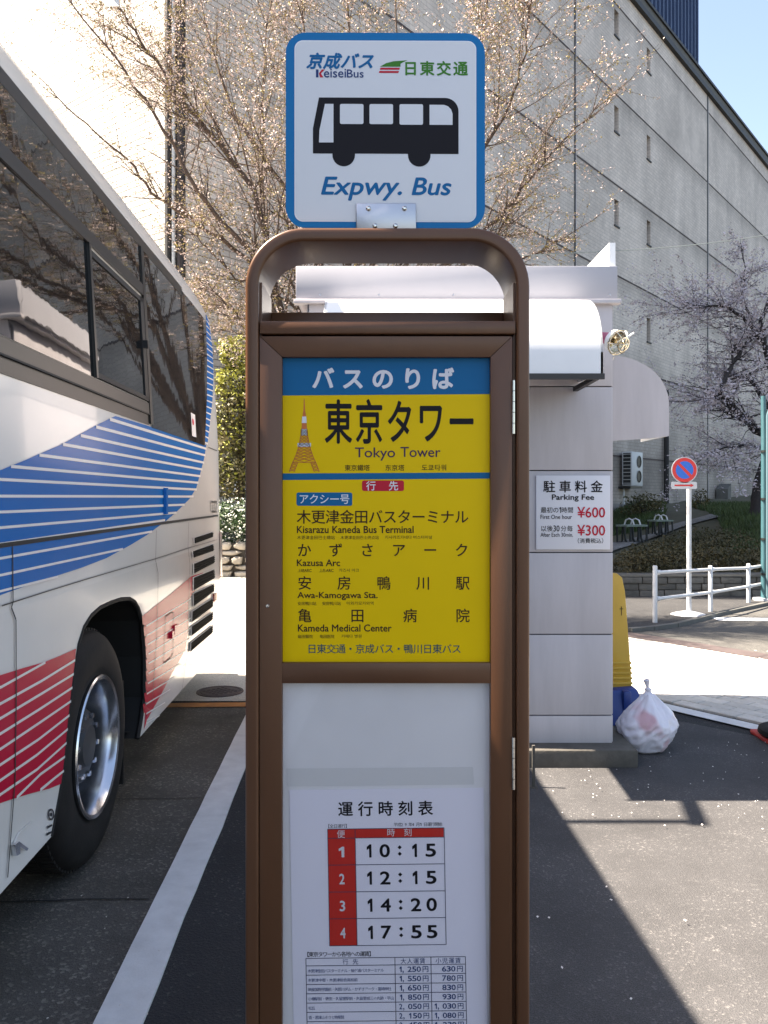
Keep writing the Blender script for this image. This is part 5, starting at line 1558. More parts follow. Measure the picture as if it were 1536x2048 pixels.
# rubbish bag
bc = Vector((P(1293, 0, 4.85).x, 4.88, 0))
bag = thing('sand_bag', 'knotted milky plastic bag slumped on the asphalt beside the booth plinth', 'bag', bc)
mb = MB(); nz, na = 26, 40; vs = []
prof = [(.02, .0), (.075, .0), (.115, .018), (.142, .055), (.160, .10), (.168, .14), (.160, .175), (.136, .215), (.108, .25), (.080, .28), (.055, .305), (.036, .325), (.022, .342), (.014, .356)]
na = 96; fine = []
for (p_, q_) in zip(prof, prof[1:]):
    for i in range(5): fine.append((p_[0] + (q_[0] - p_[0]) * i / 5, p_[1] + (q_[1] - p_[1]) * i / 5))
fine.append(prof[-1]); prof = fine
for (r0, z) in prof:
    for k in range(na):
        t = 2 * math.pi * k / na
        up = max(0, z - .13) / .23
        f_ = 1 + .07 * math.sin(3 * t + 1 + z * 4) + .04 * math.sin(5 * t + 7 * z) + .09 * up * abs(math.sin(6.5 * t + 1.4 * math.sin(9 * z))) - .05 * up
        cr = noise.noise(Vector((math.cos(t) * 2.2, math.sin(t) * 2.2, z * 24 + 1.5 * math.sin(2 * t))))
        f_ += (.075 * (.5 - abs(cr) * 2) + .03 * noise.noise(Vector((math.cos(t) * 6, math.sin(t) * 6, z * 30)))) * min(1, z / .04) * (1 - .6 * up)
        vs.append(bc + Vector((r0 * f_ * 1.02 * math.cos(t) + .05 * z, r0 * f_ * .85 * math.sin(t), z + .010 * math.sin(4 * t + 2) * (1 if .02 < z < .33 else 0))))
m0 = len(prof)
mb.add(vs, [(i * na + k, i * na + (k + 1) % na, (i + 1) * na + (k + 1) % na, (i + 1) * na + k) for i in range(m0 - 1) for k in range(na)] + [tuple(range(na))])
ob = mb.build('sack', M['bag'], bag, smooth=True, angle=80)
mb = MB(); kz = .36
mb.lathe([(.010, kz - .012), (.019, kz - .004), (.020, kz + .006), (.010, kz + .013)], bc + Vector((.018, 0, 0)), (0, 0, 1), 12)
mb.lathe([(.008, .010), (.012, .03), (.020, .058), (.015, .062), (.010, .03)], bc + Vector((.018, 0, kz)), (-.15, 0, 1), 10); mb.build('knot', M['bag'], bag, smooth=True)
# traffic cones
def cone(c, label, s=1.0, grp='red traffic cones'):
    t = thing('traffic_cone', label, 'traffic cone', c, grp)
    mb = MB(); mb.box(c.x - .19, c.x + .19, c.y - .19, c.y + .19, 0, .03); mb.build('base', M['cone_red'], t, bevel=.012)
    mb = MB(); mb.lathe([(.135, .03), (.13, .045), (.030, .70), (.018, .70), (.0, .705)], c, (0, 0, 1), 28); mb.build('shell', M['cone_red'], t, smooth=True)
    mb = MB(); mb.lathe([(.101, .24), (.074, .42)], c + Vector((0, 0, 0)), (0, 0, 1), 28); mb.v = [c + Vector(((v - c).x * 1.03, (v - c).y * 1.03, (v - c).z)) for v in mb.v]; mb.build('white_band', M['white_paint'], t, smooth=True)
    return t
c = Vector((P(1588, 0, 5.05).x, 5.05, 0)); ct = cone(c, 'red traffic cone cut by the right edge of the photo, weighted by a black ring')
mb = MB(); mb.lathe([(.13, .032), (.185, .034), (.205, .05), (.200, .075), (.17, .088), (.128, .082)], c, (0, 0, 1), 36, True)
tag(mb.build('cone_weight', M['rubber'], smooth=True), 'black rubber weight ring over the foot of the cone at the right edge', 'cone weight')
c = B(-.47, 6.3, 0); c.z = .01
cone(c, 'red traffic cone in the yard, seen only reflected in the side of the bus')
# manhole
c = G(440, 1383, .008); mh = thing('manhole_cover', 'round iron manhole cover in the yard behind the bus', 'manhole cover', c)
mb = MB(); mb.lathe([(0, .004), (.145, .004), (.148, .0), (.155, .0), (.158, .005), (.178, .005), (.18, -.002)], c, (0, 0, 1), 40); mb.build('plate', M['gutter'], mh)
for i in range(-4, 5):
    for j in range(-4, 5):
        if i * i + j * j < 17 and (i + j) % 2 == 0:
            mb = MB(); mb.box(c.x + i * .03 - .011, c.x + i * .03 + .011, c.y + j * .03 - .011, c.y + j * .03 + .011, c.z + .004, c.z + .008); mb.build('stud', M['gutter'], mh)

# unseen overhead frame, added to cast the L-shaped shadow on the lot
hG = 4.2
def unshadow(px, py, h): q = G(px, py); return q + Vector((SUN.x / SUN.z * h, SUN.y / SUN.z * h, h))
A_, Bq_, C_ = unshadow(1180, 1645, hG), unshadow(1412, 1652, hG), unshadow(1384, 1592, hG)
caster = thing('shadow_frame', 'slim overhead frame above the far side of the bus, added unseen to cast a shadow on the lot', 'shadow_frame', (A_.x - 1.6, A_.y, 0))
mb = MB(); mb.tube([(A_.x - 1.6, A_.y, 0), (A_.x - 1.6, A_.y, hG)], .05, 10); mb.build('post', M['rail_white'], caster, smooth=True)
mb = MB(); mb.box(A_.x - 1.6, Bq_.x, A_.y - .022, A_.y + .022, hG - .02, hG + .02); mb.build('beam', M['rail_white'], caster)
dd = (C_ - Bq_)
mb = MB(); mb.hexa([Bq_ + Vector((x, 0, z)) + dd * f_ for z in (-.01, .03) for x, f_ in ((-.07, -.02), (.0, -.02), (.0, 1.35), (-.07, 1.35))]); mb.build('arm', M['rail_white'], caster)

# ------------------------------------------------------------------ right background: railing, sign, pole, planter, benches
rail_t = thing('guard_rail', 'white pipe railing along the sidewalk at the right', 'railing', G(1421, 1222, .04))
posts = [G(1310, 1245, .04), G(1421, 1223, .04), G(1497, 1205, .04)]
d_ = posts[2] - posts[1]; posts += [posts[2] + d_ * 1.0, posts[2] + d_ * 2.0]
tops = [P(1310, 1131, posts[0].y).z, P(1421, 1131, posts[1].y).z, P(1497, 1127, posts[2].y).z]; tops += [tops[2], tops[2]]
r1 = [P(1318, 1145, posts[0].y).z, P(1421, 1139, posts[1].y).z, P(1497, 1136, posts[2].y).z]; r1 += [r1[2]] * 2
r2 = [P(1318, 1198, posts[0].y).z, P(1421, 1185, posts[1].y).z, P(1497, 1173, posts[2].y).z]; r2 += [r2[2]] * 2
for p, t in zip(posts, tops):
    mb = MB(); mb.tube([p, (p.x, p.y, t - .01), (p.x, p.y, t)], [.027, .027, .020], 12); mb.build('post', M['rail_white'], rail_t, smooth=True)
for rz in (r1, r2):
    for i in range(len(posts) - 1):
        a = Vector((posts[i].x, posts[i].y - .0, rz[i])); b = Vector((posts[i + 1].x, posts[i + 1].y, rz[i + 1]))
        mb = MB(); mb.tube([a, b], .021, 10); mb.build('rail', M['rail_white'], rail_t, smooth=True)
        mb = MB(); d0 = (b - a).normalized(); mb.tube([a + d0 * .02, a + d0 * .10], .028, 10); mb.build('collar', M['rail_white'], rail_t, smooth=True)
# no parking sign
sp = G(1378, 1229, .04); nps = thing('no_parking_sign', 'round blue and red no parking sign on a white post', 'road sign', sp)
mb = MB(); mb.tube([sp, (sp.x, sp.y, P(0, 920, sp.y).z)], .030, 14); mb.build('post', M['rail_white'], nps, smooth=True)
mb = MB(); mb.lathe([(0, .05), (.05, .045), (.17, .018), (.22, 0)], Vector((sp.x, sp.y, .04)), (0, 0, 1), 20); mb.build('foot', M['rail_white'], nps)
ysn = sp.y - .045; c = P(1369, 940, ysn); rr = 26 * ysn / F
def disc(r0, r1, d, mm, nm, par):
    mb = MB(); mb.lathe([(r0, 0), (r1, 0)], (c.x, ysn - d, c.z), (0, 1, 0), 48); return mb.build(nm, M[mm], par, recalc=True)
mb = MB(); mb.lathe([(0, 0), (rr, 0), (rr, .006), (0, .006)], (c.x, ysn, c.z), (0, 1, 0), 48); face = mb.build('sign_face', M['rail_white'], nps)
M['np_red'] = mat('sign_red_film', (0.62, .03, .03), .4); M['np_blue'] = mat('sign_blue_film', (.012, .13, .55), .4)
disc(0, rr * .94, .002, 'np_red', 'red_ring', face); disc(0, rr * .68, .004, 'np_blue', 'blue_disc', face)
mb = MB(); q = rr * .70; w_ = rr * .085
mb.poly([Vector((c.x + x, ysn - .006, c.z + z)) for x, z in ((-q * .707 - w_, q * .707 - w_ + .01), (-q * .707 + w_, q * .707 + w_), (q * .707 + w_, -q * .707 + w_), (q * .707 - w_, -q * .707 - w_))]); mb.build('diagonal_bar', M['np_red'], face, recalc=True)
a, b = P(1343, 978, ysn), P(1394, 963.5, ysn); mb = MB(); mb.prism([Vector((x, ysn, z)) for x, z in rrect(a.x, a.z, b.x, b.z, .02, 3)], (0, .006, 0)); pl2 = mb.build('arrow_plate', M['rail_white'], nps)
mb = MB(); zc = (a.z + b.z) / 2
mb.poly([Vector((x, ysn - .002, z)) for x, z in ((P(1349, 0, ysn).x, zc + .010), (P(1381, 0, ysn).x, zc + .010), (P(1381, 0, ysn).x, zc + .022), (P(1388, 0, ysn).x, zc), (P(1381, 0, ysn).x, zc - .022), (P(1381, 0, ysn).x, zc - .010), (P(1349, 0, ysn).x, zc - .010))])
mb.build('arrow', M['np_red'], pl2, recalc=True)
# teal lamp post cut by the right edge
tp = G(1528, 1200, .04); tl = thing('lamp_post', 'slim teal lamp post at the right edge behind the railing', 'lamp post', tp)
mb = MB(); mb.tube([tp, (tp.x, tp.y, 2.4), (tp.x - .01, tp.y, P(0, 792, tp.y).z)], [.042, .040, .034], 14); mb.build('pole', M['teal'], tl, smooth=True)
q = P(1536, 830, tp.y - .1); mb = MB(); mb.tube([(q.x, q.y, .04), (q.x, q.y, q.z), (q.x + .02, q.y, q.z + .06), (q.x + .10, q.y, q.z + .10)], .026, 10); mb.build('conduit', mat('pale_teal', (.07, .13, .155), .4), tl, smooth=True)
for py in (905, 1000, 1080, 1150):
    q = P(1530, py, tp.y); mb = MB(); mb.tube([(tp.x, tp.y - .02, q.z), (tp.x, tp.y - .02, q.z + .03)], .052, 12); mb.build('strap', M['iron'], tl, smooth=True)
mb = MB(); mb.tube([(tp.x, tp.y, .04), (tp.x, tp.y, .07)], .15, 16); mb.build('base_flange', M['rail_white'], tl)
# planter wall of dark stones
YW = 12.15
pw = thing('planter_wall', 'low dark stone retaining wall under the azalea bed', 'wall', (6, YW, .04))
mb = MB(); mb.box(2.4, 12, YW + .03, YW + .25, -.05, .33); mb.build('core', M['mortar'], pw)
x = 2.4
while x < 9.5:
    for (z0, z1) in ((.03, .12), (.125, .215), (.22, .31)):
        x2 = x
        pass
    x += 99
for (z0, z1) in ((.03, .125), (.13, .22), (.225, .315)):
    x = 2.4 + random.uniform(0, .2)
    while x < 9.0:
        w_ = random.uniform(.22, .38)
        mb = MB(); o_ = random.uniform(-.02, .012); j = lambda: random.uniform(-.006, .006)
        mb.hexa([(x + .006 + j(), YW + o_, z0 + j()), (x + w_ - .006 + j(), YW + o_ + j(), z0 + j()), (x + w_ - .006, YW + .06, z0), (x + .006, YW + .06, z0), (x + .006 + j(), YW + o_ + .008, z1 + j()), (x + w_ - .006 + j(), YW + o_ + .008, z1 + j()), (x + w_ - .006, YW + .06, z1), (x + .006, YW + .06, z1)])
        mb.build('stone', M['stone_dark'], pw, bevel=.008); x += w_
mb = MB(); mb.box(2.4, 12, YW - .01, YW + .27, .32, .365); mb.build('cap', M['kerb'], pw, bevel=.01)
# benches
def make_bench():
    t = thing('park_bench', 'x', 'bench', (0, 0, 0), 'park benches beside the garden path')
    for k in range(4):
        mb = MB(); mb.box(-.26, .26, -.16 + k * .085, -.16 + k * .085 + .075, .36, .40); 
        mb.build('seat_slat', M['bench_green'], t)
    for x in (-.20, 0, .20):
        mb = MB(); mb.tube([(x - .075, -.1, .36), (x - .07, -.12, .10), (x - .045, -.13, .01), (x + .045, -.13, .01), (x + .07, -.12, .10), (x + .075, -.1, .36)], .022, 6); mb.build('leg', M['iron'], t, smooth=True)
        mb = MB(); mb.tube([(x - .075, .12, .36), (x - .06, .13, .02), (x + .06, .13, .02), (x + .075, .12, .36)], .020, 6); mb.build('leg', M['iron'], t, smooth=True)
    for x in (-.07, .09):
        mb = MB(); mb.tube([(x, -.14, .40), (x, -.10, .50), (x, .0, .535), (x, .10, .50), (x, .14, .40)], .016, 8); mb.build('armrest', M['rail_white'], t, smooth=True)
    return t
b1 = make_bench()
p1 = path_pt(1264, 1088); p2 = path_pt(1321, 1072)
scb = 55 * p1.y / F / .52
b2 = b1.copy(); COL.objects.link(b2)
for ch in list(b1.children):
    q = ch.copy(); COL.objects.link(q); q.parent = b2
for b_, p_, px_, lab in ((b1, p1, 1264, 'green slatted park bench nearer to the booth, with two white armrests'), (b2, p2, 1321, 'green slatted park bench farther up the path, below the dark down pipe')):
    b_.location = (P(px_, 0, p_.y).x, p_.y, gh(p_.x, p_.y) + .03); s_ = (56 if b_ is b1 else 46) * p_.y / F / .56
    b_.scale = (s_, s_, s_ * .9); b_.rotation_euler = (0, 0, R(24)); b_['label'] = lab
# outdoor air unit on the wall
tA = F1t(1249); za, zb = F1(1249, 972).z, F1(1249, 905).z
acu = thing('air_conditioner', 'white outdoor air conditioning unit fixed on the tiled wall right of the booth', 'air conditioner', W1(tA, za, .2))
mb = MB(); mb.hexa([W1(t, z, o_) for z in (za, zb) for t, o_ in ((tA - .45, .42), (tA + .45, .42), (tA + .45, .10), (tA - .45, .10))]); mb.build('casing', M['ac_white'], acu, bevel=.015)
for zf in (.28, .72):
    z = za + (zb - za) * zf
    mb = MB(); mb.lathe([(0, 0), (.17, 0), (.19, .012), (.17, .016)], W1(tA + .12, z, .423), n1, 20); mb.build('fan_grille', M['iron'], acu)
mb = MB(); mb.hexa([W1(t, z, o_) for z in (za + .04, zb - .04) for t, o_ in ((tA - .458, .38), (tA - .452, .38), (tA - .452, .14), (tA - .458, .14))]); mb.build('side_coil', M['iron'], acu)
for k in range(9):
    z = za + .08 + (zb - za - .16) * k / 8
    mb = MB(); mb.hexa([W1(t, zz, o_) for zz in (z - .008, z + .008) for t, o_ in ((tA - .468, .39), (tA - .458, .39), (tA - .458, .13), (tA - .468, .13))]); mb.build('coil_bar', M['ac_white'], acu)
mb = MB(); mb.hexa([W1(t, z, o_) for z in (za - .08, za - .02) for t, o_ in ((tA - .5, .40), (tA + .45, .40), (tA + .45, .0), (tA - .5, .0))]); mb.build('bracket', M['iron'], acu)
mb = MB(); p = W1(tA - .30, za - .05, .1); mb.tube([p, (p.x, p.y, .6)], .03, 8); mb.build('pipe', M['ac_white'], acu, smooth=True)
# overhead cable
a, b = P(1120, 507, 9.0), P(1560, 466, 12.0); mb = MB()
pts = [a.lerp(b, i / 20) - Vector((0, 0, .05 * math.sin(math.pi * i / 20))) for i in range(21)]
a0 = P(880, 520, 7.6); pts = [a0.lerp(a, i / 6) for i in range(6)] + pts + [P(1800, 430, 15)]
mb.tube(pts, .005, 5)
tag(mb.build('overhead_cable', M['sky_cable'], smooth=True), 'thin pale twisted cable sloping across the tiled wall above the booth', 'cable')

# ------------------------------------------------------------------ vegetation
def leaf(mb, p, s, up=.3):
    a = Vector((random.gauss(0, 1), random.gauss(0, 1), random.gauss(0, 1) * (1 - up))).normalized(); b = a.orthogonal().normalized()
    t = random.random() * 6.28; b = (Matrix.Rotation(t, 3, a) @ b)
    w = s * random.uniform(.4, .6); a = a * s * random.uniform(.8, 1.2); b = b * w
    n = len(mb.v); mb.v += [p - a * .5, p + b * .5, p + a * .5, p - b * .5]; mb.f.append((n, n + 1, n + 2, n + 3)); mb.mi.append(0)
def grow(mb, p, d, L, r, depth, tips, bend=.25, gravity=.0, segs=5):
    pts = [p.copy()]; rs = [r]; q = p.copy(); d = d.normalized()
    for i in range(segs):
        d = (d + Vector((random.gauss(0, 1), random.gauss(0, 1), random.gauss(0, 1))) * bend * .35 + Vector((0, 0, gravity))).normalized()
        q = q + d * (L / segs); pts.append(q.copy()); rs.append(max(.0012, r * (1 - .75 * (i + 1) / segs)))
        if depth > 0 and i >= 1 or (depth > 0 and random.random() < .5):
            for _ in range(1 if random.random() < .75 else 2):
                ax = Vector((random.gauss(0, 1), random.gauss(0, 1), random.gauss(0, 1))).cross(d).normalized()
                nd = (Matrix.Rotation(R(random.uniform(22, 52)), 3, ax) @ d)
                grow(mb, q.copy(), nd, L * random.uniform(.42, .66), rs[-1] * .62, depth - 1, tips, bend, gravity, max(3, segs - 1))
    mb.tube(pts, rs, 3 if r < .006 else (5 if r < .02 else 8), False)
    if r < .011:
        for a, b in zip(pts, pts[1:]): tips.append((a, b))
# --- the flowering cherry behind the bus stop
random.seed(21)
base = P(632, 0, 9.4); base.z = hgt(base.x, base.y) - .05
cher = thing('cherry_tree', 'budding cherry tree with pale pink blossom and thin brown branches behind the bus stop', 'tree', base)
wood = MB(); tips = []
fork = Vector((base.x + .02, base.y, 2.1))
wood.tube([base, base + Vector((0, 0, .35)), Vector((base.x - .03, base.y, 1.2)), fork], [.20, .15, .13, .125], 12)
def limb(pxs, Ys, r0, sub=2, den=1.0, Ls=1.0):
    pts = [P(x, y, Ys[0] + (Ys[1] - Ys[0]) * i / (len(pxs) - 1)) for i, (x, y) in enumerate(pxs)]
    full = [fork.copy()] + pts; out = []; rs = []
    # subdivide with wobble
    for i in range(len(full) - 1):
        for k in range(4):
            t = k / 4; q = full[i].lerp(full[i + 1], t)
            out.append(q + Vector((random.gauss(0, .012), random.gauss(0, .02), random.gauss(0, .012))))
    out.append(full[-1]); n = len(out)
    rs = [r0 * .62 * (1 - .88 * i / (n - 1)) + .003 for i in range(n)]
    wood.tube(out, rs, 8, False)
    for i in range(3, n):
        if random.random() < .85 * den:
            d = (out[i] - out[i - 1]).normalized()
            for _ in range(random.choice((1, 2, 2, 3))):
                ax = Vector((random.gauss(0, .5), random.gauss(0, 1), random.gauss(0, .5))).cross(d).normalized()
                nd = Matrix.Rotation(R(random.uniform(25, 55)), 3, ax) @ d
                grow(wood, out[i], nd + Vector((0, 0, .15)), Ls * random.uniform(.7, 1.5) * (1 - .45 * i / n), max(.006, rs[i] * .45), sub, tips)
    d = (out[-1] - out[-2]).normalized(); grow(wood, out[-1], d, .8, .006, 1, tips)
limb([(547, 560), (510, 383), (419, 266), (365, 204), (313, 120), (255, 44), (215, -10)], (9.3, 8.6), .055)
limb([(510, 510), (445, 448), (379, 357), (310, 226), (233, 117), (146, 11)], (9.2, 8.2), .050, 1, .6, .7)
limb([(499, 525), (430, 470), (365, 430), (306, 383), (259, 321), (190, 266), (117, 197)], (9.5, 8.9), .042, 1, .55, .55)
limb([(560, 600), (520, 420), (525, 280), (527, 150), (540, 20)], (9.5, 9.7), .040)
limb([(590, 520), (575, 380), (470, 230), (420, 90), (390, -40)], (9.4, 10.2), .055)
limb([(640, 540), (640, 300), (610, 120), (600, -40)], (9.5, 9.9), .055)
limb([(700, 560), (780, 380), (800, 180), (790, -30)], (9.5, 9.4), .055)
limb([(690, 570), (740, 300), (700, 60), (690, -60)], (9.5, 10.2), .045)
limb([(720, 560), (830, 420), (920, 280), (960, 120), (975, 0)], (9.5, 9.3), .050)
limb([(760, 580), (880, 470), (975, 290), (1031, 181), (1052, 105), (1058, 20)], (9.5, 9.1), .045)
limb([(780, 590), (900, 520), (1000, 436), (1042, 380), (1105, 307), (1150, 258), (1197, 213)], (9.5, 9.2), .040, 1, .8, .55)
limb([(760, 600), (900, 545), (975, 500), (1010, 440), (1060, 330), (1110, 240)], (9.5, 9.7), .040, 2, .9, .7)
limb([(800, 600), (920, 580), (1010, 530), (1080, 505), (1120, 480)], (9.5, 9.6), .030, 1, .8, .5)
limb([(600, 620), (520, 560), (470, 560), (420, 500), (390, 470)], (9.4, 9.0), .030, 2, .9, .55)
limb([(600, 660), (540, 640), (480, 640), (440, 600), (400, 560)], (9.4, 9.3), .026, 2, 1, .5)
limb([(620, 700), (550, 700), (500, 670), (455, 660)], (9.4, 9.6), .020, 2, 1, .45)
wood.build('trunk', M['bark'], cher, smooth=True, angle=80, recalc=False)
bl = MB(); lf = MB()
for (a, b) in tips:
    L = (b - a).length
    n = max(1, int(L / .026))
    for k in range(n):
        if random.random() < .50:
            p = a.lerp(b, random.random()) + Vector((random.gauss(0, .012), random.gauss(0, .012), random.gauss(0, .012)))
            if random.random() < .55:
                for _ in range(random.choice((1, 2, 2, 3))): leaf(bl, p + Vector((random.gauss(0, .014), random.gauss(0, .014), random.gauss(0, .014))), random.uniform(.016, .034))
            else:
                for _ in range(2): leaf(lf, p + Vector((random.gauss(0, .012), random.gauss(0, .012), random.gauss(0, .012))), random.uniform(.016, .032))
print('tips', len(tips), 'blossom', len(bl.f), 'leaf', len(lf.f))
o = bl.build('blossom', M['blossom'], cher, recalc=False); o['kind'] = 'stuff'
o = lf.build('young_leaves', M['bud_leaf'], cher, recalc=False); o['kind'] = 'stuff'

# --- yellow green tree between bus and stop
def cloud(mb, c, rx, ry, rz, n, s, shell=.55, lump=.35):
    c = Vector(c); k = 0
    while k < n:
        v = Vector((random.gauss(0, 1), random.gauss(0, 1), random.gauss(0, 1))).normalized()
        f = 1 + lump * noise.noise(v * 2.1 + c * 3.7) + .5 * lump * noise.noise(v * 5 + c)
        rad = (shell + (1 - shell) * random.random() ** .5) * f
        leaf(mb, c + Vector((v.x * rx, v.y * ry, v.z * rz)) * rad, s * random.uniform(.7, 1.3)); k += 1
random.seed(5)
Yt = 12.15; tc = P(478, 0, Yt)
ev = thing('evergreen_tree', 'bushy tree with yellow tips over dark leaves between bus and bus stop', 'tree', (tc.x, Yt, .40))
mb = MB(); mb.tube([(tc.x, Yt, .35), (tc.x + .03, Yt, 1.5), (tc.x, Yt, 3.2)], [.07, .05, .02], 8)
for k in range(14):
    z = 1.0 + k * .15; a = k * 2.4; mb.tube([(tc.x, Yt, z), (tc.x + .3 * math.cos(a), Yt + .3 * math.sin(a), z + .25)], [.018, .006], 5)
mb.build('trunk', M['bark'], ev, smooth=True)
dk = MB(); yl = MB()
for (py, rx, nn, yel) in ((720, .30, 1500, .8), (775, .36, 1700, .65), (830, .42, 1700, .25), (880, .42, 1700, .25), (935, .42, 1600, .12), (970, .34, 800, .2)):
    q = P(478, py, Yt)
    cloud(yl, (tc.x, Yt, q.z + .10), rx, rx, .26, int(nn * yel), .06, .75)
    cloud(dk, (tc.x, Yt, q.z), rx * .98, rx, .26, int(nn * (1 - yel)), .07, .3)
o = dk.build('leaves', M['leaf_dark'], ev, recalc=False); o['kind'] = 'stuff'
o = yl.build('young_leaves', M['leaf_yellow'], ev, recalc=False); o['kind'] = 'stuff'
# --- hedge with white flowers and the stone wall under it
Yh = 11.35
hx = P(470, 0, Yh).x
hd = thing('flowering_hedge', 'low green hedge covered in small white flowers on the stone wall', 'hedge', (hx, Yh, .85))
lv_, fl_ = MB(), MB()
for dx in (-1.3, -.9, -.5, -.15, .2, .55, .9):
    cloud(lv_, (hx + dx, Yh + .25, P(0, 1045, Yh).z), .34, .3, .30, 1500, .05, .35)
    cloud(fl_, (hx + dx, Yh + .22, P(0, 1045, Yh).z), .36, .33, .33, 330, .042, .85)
o = lv_.build('leaves', M['leaf_hedge'], hd, recalc=False); o['kind'] = 'stuff'
o = fl_.build('flowers', M['flower_white'], hd, recalc=False); o['kind'] = 'stuff'
sw = thing('stone_wall', 'low wall of irregular pale stones below the white flowering hedge', 'wall', (hx, Yh, .4))
zb0, zt0 = .38, P(0, 1084, Yh).z
mb = MB(); mb.box(hx - 2, hx + 1.2, Yh + .05, Yh + .5, .3, zt0 - .02); mb.build('core', M['mortar'], sw)
random.seed(9)
z = zb0
rows_h = [.13, .10, .15, .09, .14]
tot = sum(rows_h); sc_ = (zt0 - zb0) / tot
zz = zb0
for ri, h_ in enumerate(rows_h):
    h_ *= sc_; x = hx - 1.5 + random.uniform(0, .15)
    while x < hx + .9:
        w_ = random.uniform(.13, .30) if ri != 3 else random.uniform(.25, .42)
        cx, cz = x + w_ / 2, zz + h_ / 2
        nn = 7; pts = []
        for k in range(nn):
            t = 2 * math.pi * (k + random.uniform(-.25, .25)) / nn
            ca, sa = math.cos(t), math.sin(t); m__ = max(abs(ca), abs(sa))
            pts.append((cx + ca / m__ * w_ * .485 * random.uniform(.86, 1), cz + sa / m__ * h_ * .485 * random.uniform(.86, 1)))
        of = random.uniform(-.05, .02)
        mb = MB(); mb.add([Vector((a, Yh + .08, b)) for a, b in pts] + [Vector((cx + (a - cx) * .93, Yh + of, cz + (b - cz) * .9)) for a, b in pts] + [Vector((cx + (a - cx) * .6, Yh + of - .02, cz + (b - cz) * .55)) for a, b in pts],
            [(k, (k + 1) % nn, nn + (k + 1) % nn, nn + k) for k in range(nn)] + [(nn + k, nn + (k + 1) % nn, 2 * nn + (k + 1) % nn, 2 * nn + k) for k in range(nn)] + [tuple(range(2 * nn, 3 * nn))])
        mb.build('stone', M['stone'], sw, smooth=True, angle=50)
        x += w_ + .008
    zz += h_

# --- garden bed, grass, shrubs
random.seed(3)
def on_bed(px0, px1, Y_a, Y_b):
    Y = random.uniform(Y_a, Y_b); x = P(random.uniform(px0, px1), 0, Y).x; return x, Y
mb = MB()
def path_gap(px, py): return False
azs = [(1262, 12.6, .34), (1290, 12.7, .36), (1322, 12.8, .36), (1356, 12.8, .40), (1392, 12.8, .42), (1430, 12.8, .40), (1468, 12.8, .40), (1506, 12.9, .42), (1545, 12.9, .42),
       (1285, 13.6, .30), (1318, 14.2, .36), (1350, 14.6, .40), (1388, 14.8, .44), (1430, 14.6, .42), (1475, 14.4, .4), (1340, 15.8, .34), (1370, 16.4, .40), (1410, 16.2, .42), (1450, 16.0, .40)]
mb = MB()
for i, (px, Y, r_) in enumerate(azs):
    x = P(px, 0, Y).x
    cloud(mb, (x, Y, gh(x, Y) + .10), r_ * 1.15, r_, .20 + .04 * (i % 3), 900, .05, .55, .5)
o = mb.build('azalea_bushes', M['azalea'], None, recalc=False); o['kind'] = 'stuff'
gr = MB()
for _ in range(16000):
    px = random.uniform(1380, 1600); Y = random.uniform(14.5, 27); x = P(px, 0, Y).x
    if px < 1440 + (18 - Y) * 8: continue
    z = gh(x, Y); h_ = random.uniform(.08, .2); a = random.uniform(0, 6.28); w_ = .012
    d = Vector((math.cos(a), math.sin(a), 0)); l_ = Vector((random.gauss(0, .05), random.gauss(0, .05), h_))
    p = Vector((x, Y, z)); n = len(gr.v); gr.v += [p - d * w_, p + d * w_, p + l_]; gr.f.append((n, n + 1, n + 2)); gr.mi.append(0)
for _ in range(5000):
    px = random.uniform(1225, 1330); Y = random.uniform(20, 27); x = P(px, 0, Y).x; z = gh(x, Y)
    if (W1(0, 0) - Vector((x, Y, 0))).dot(n1) > -.1: continue
    a = random.uniform(0, 6.28); d = Vector((math.cos(a), math.sin(a), 0)); p = Vector((x, Y, z + .01)); n = len(gr.v); gr.v += [p - d * .02, p + d * .02, p + Vector((random.gauss(0, .05), 0, .16))]; gr.f.append((n, n + 1, n + 2)); gr.mi.append(0)
o = gr.build('grass', M['grass'], None, recalc=False); o['kind'] = 'stuff'
def shrub(px, py, Y, rx, rz, n, s, label, mm='leaf_dark', twigs=10, name='shrub'):
    c = P(px, py, Y); zb = gh(c.x, Y)
    t = thing(name, label, 'shrub', (c.x, Y, zb))
    w = MB()
    for k in range(twigs):
        a = random.uniform(0, 6.28); r_ = random.uniform(.2, .9)
        w.tube([(c.x, Y, zb - .05), (c.x + rx * .4 * math.cos(a) * r_, Y + rx * .3 * math.sin(a), c.z - rz * .2), (c.x + rx * math.cos(a) * r_, Y + rx * .6 * math.sin(a), c.z + rz * random.uniform(.2, .9))], [.015, .009, .004], 4)
    w.build('stems', M['bark_dark'], t)
    m2 = MB(); cloud(m2, c, rx, rx * .7, rz, n, s, .25, .6); o = m2.build('leaves', M[mm], t, recalc=False); o['kind'] = 'stuff'
shrub(1290, 1015, 22.5, .60, .42, 1500, .07, 'dark bare shrub against the wall behind the park benches', 'leaf_dark', 16)
shrub(1400, 1005, 24, .28, .42, 380, .08, 'thin upright shrub between the wall and the no parking sign')
shrub(1412, 1030, 23.0, .4, .16, 700, .06, 'low green clump at the foot of the wall', 'grass', 4)
# low concrete wedge at the wall foot
p = F1(1447, 1012, .6); zg = gh(p.x, p.y)
mb = MB(); mb.prism([W1(F1t(1430), zg - .1, .5), W1(F1t(1437), zg - .1, .5), W1(F1t(1437), zg + .62, .5), W1(F1t(1430), zg + .40, .5)], n1 * -.45)
tag(mb.build('concrete_block', M['kerb']), 'small pale concrete block at the foot of the tiled wall', 'block')
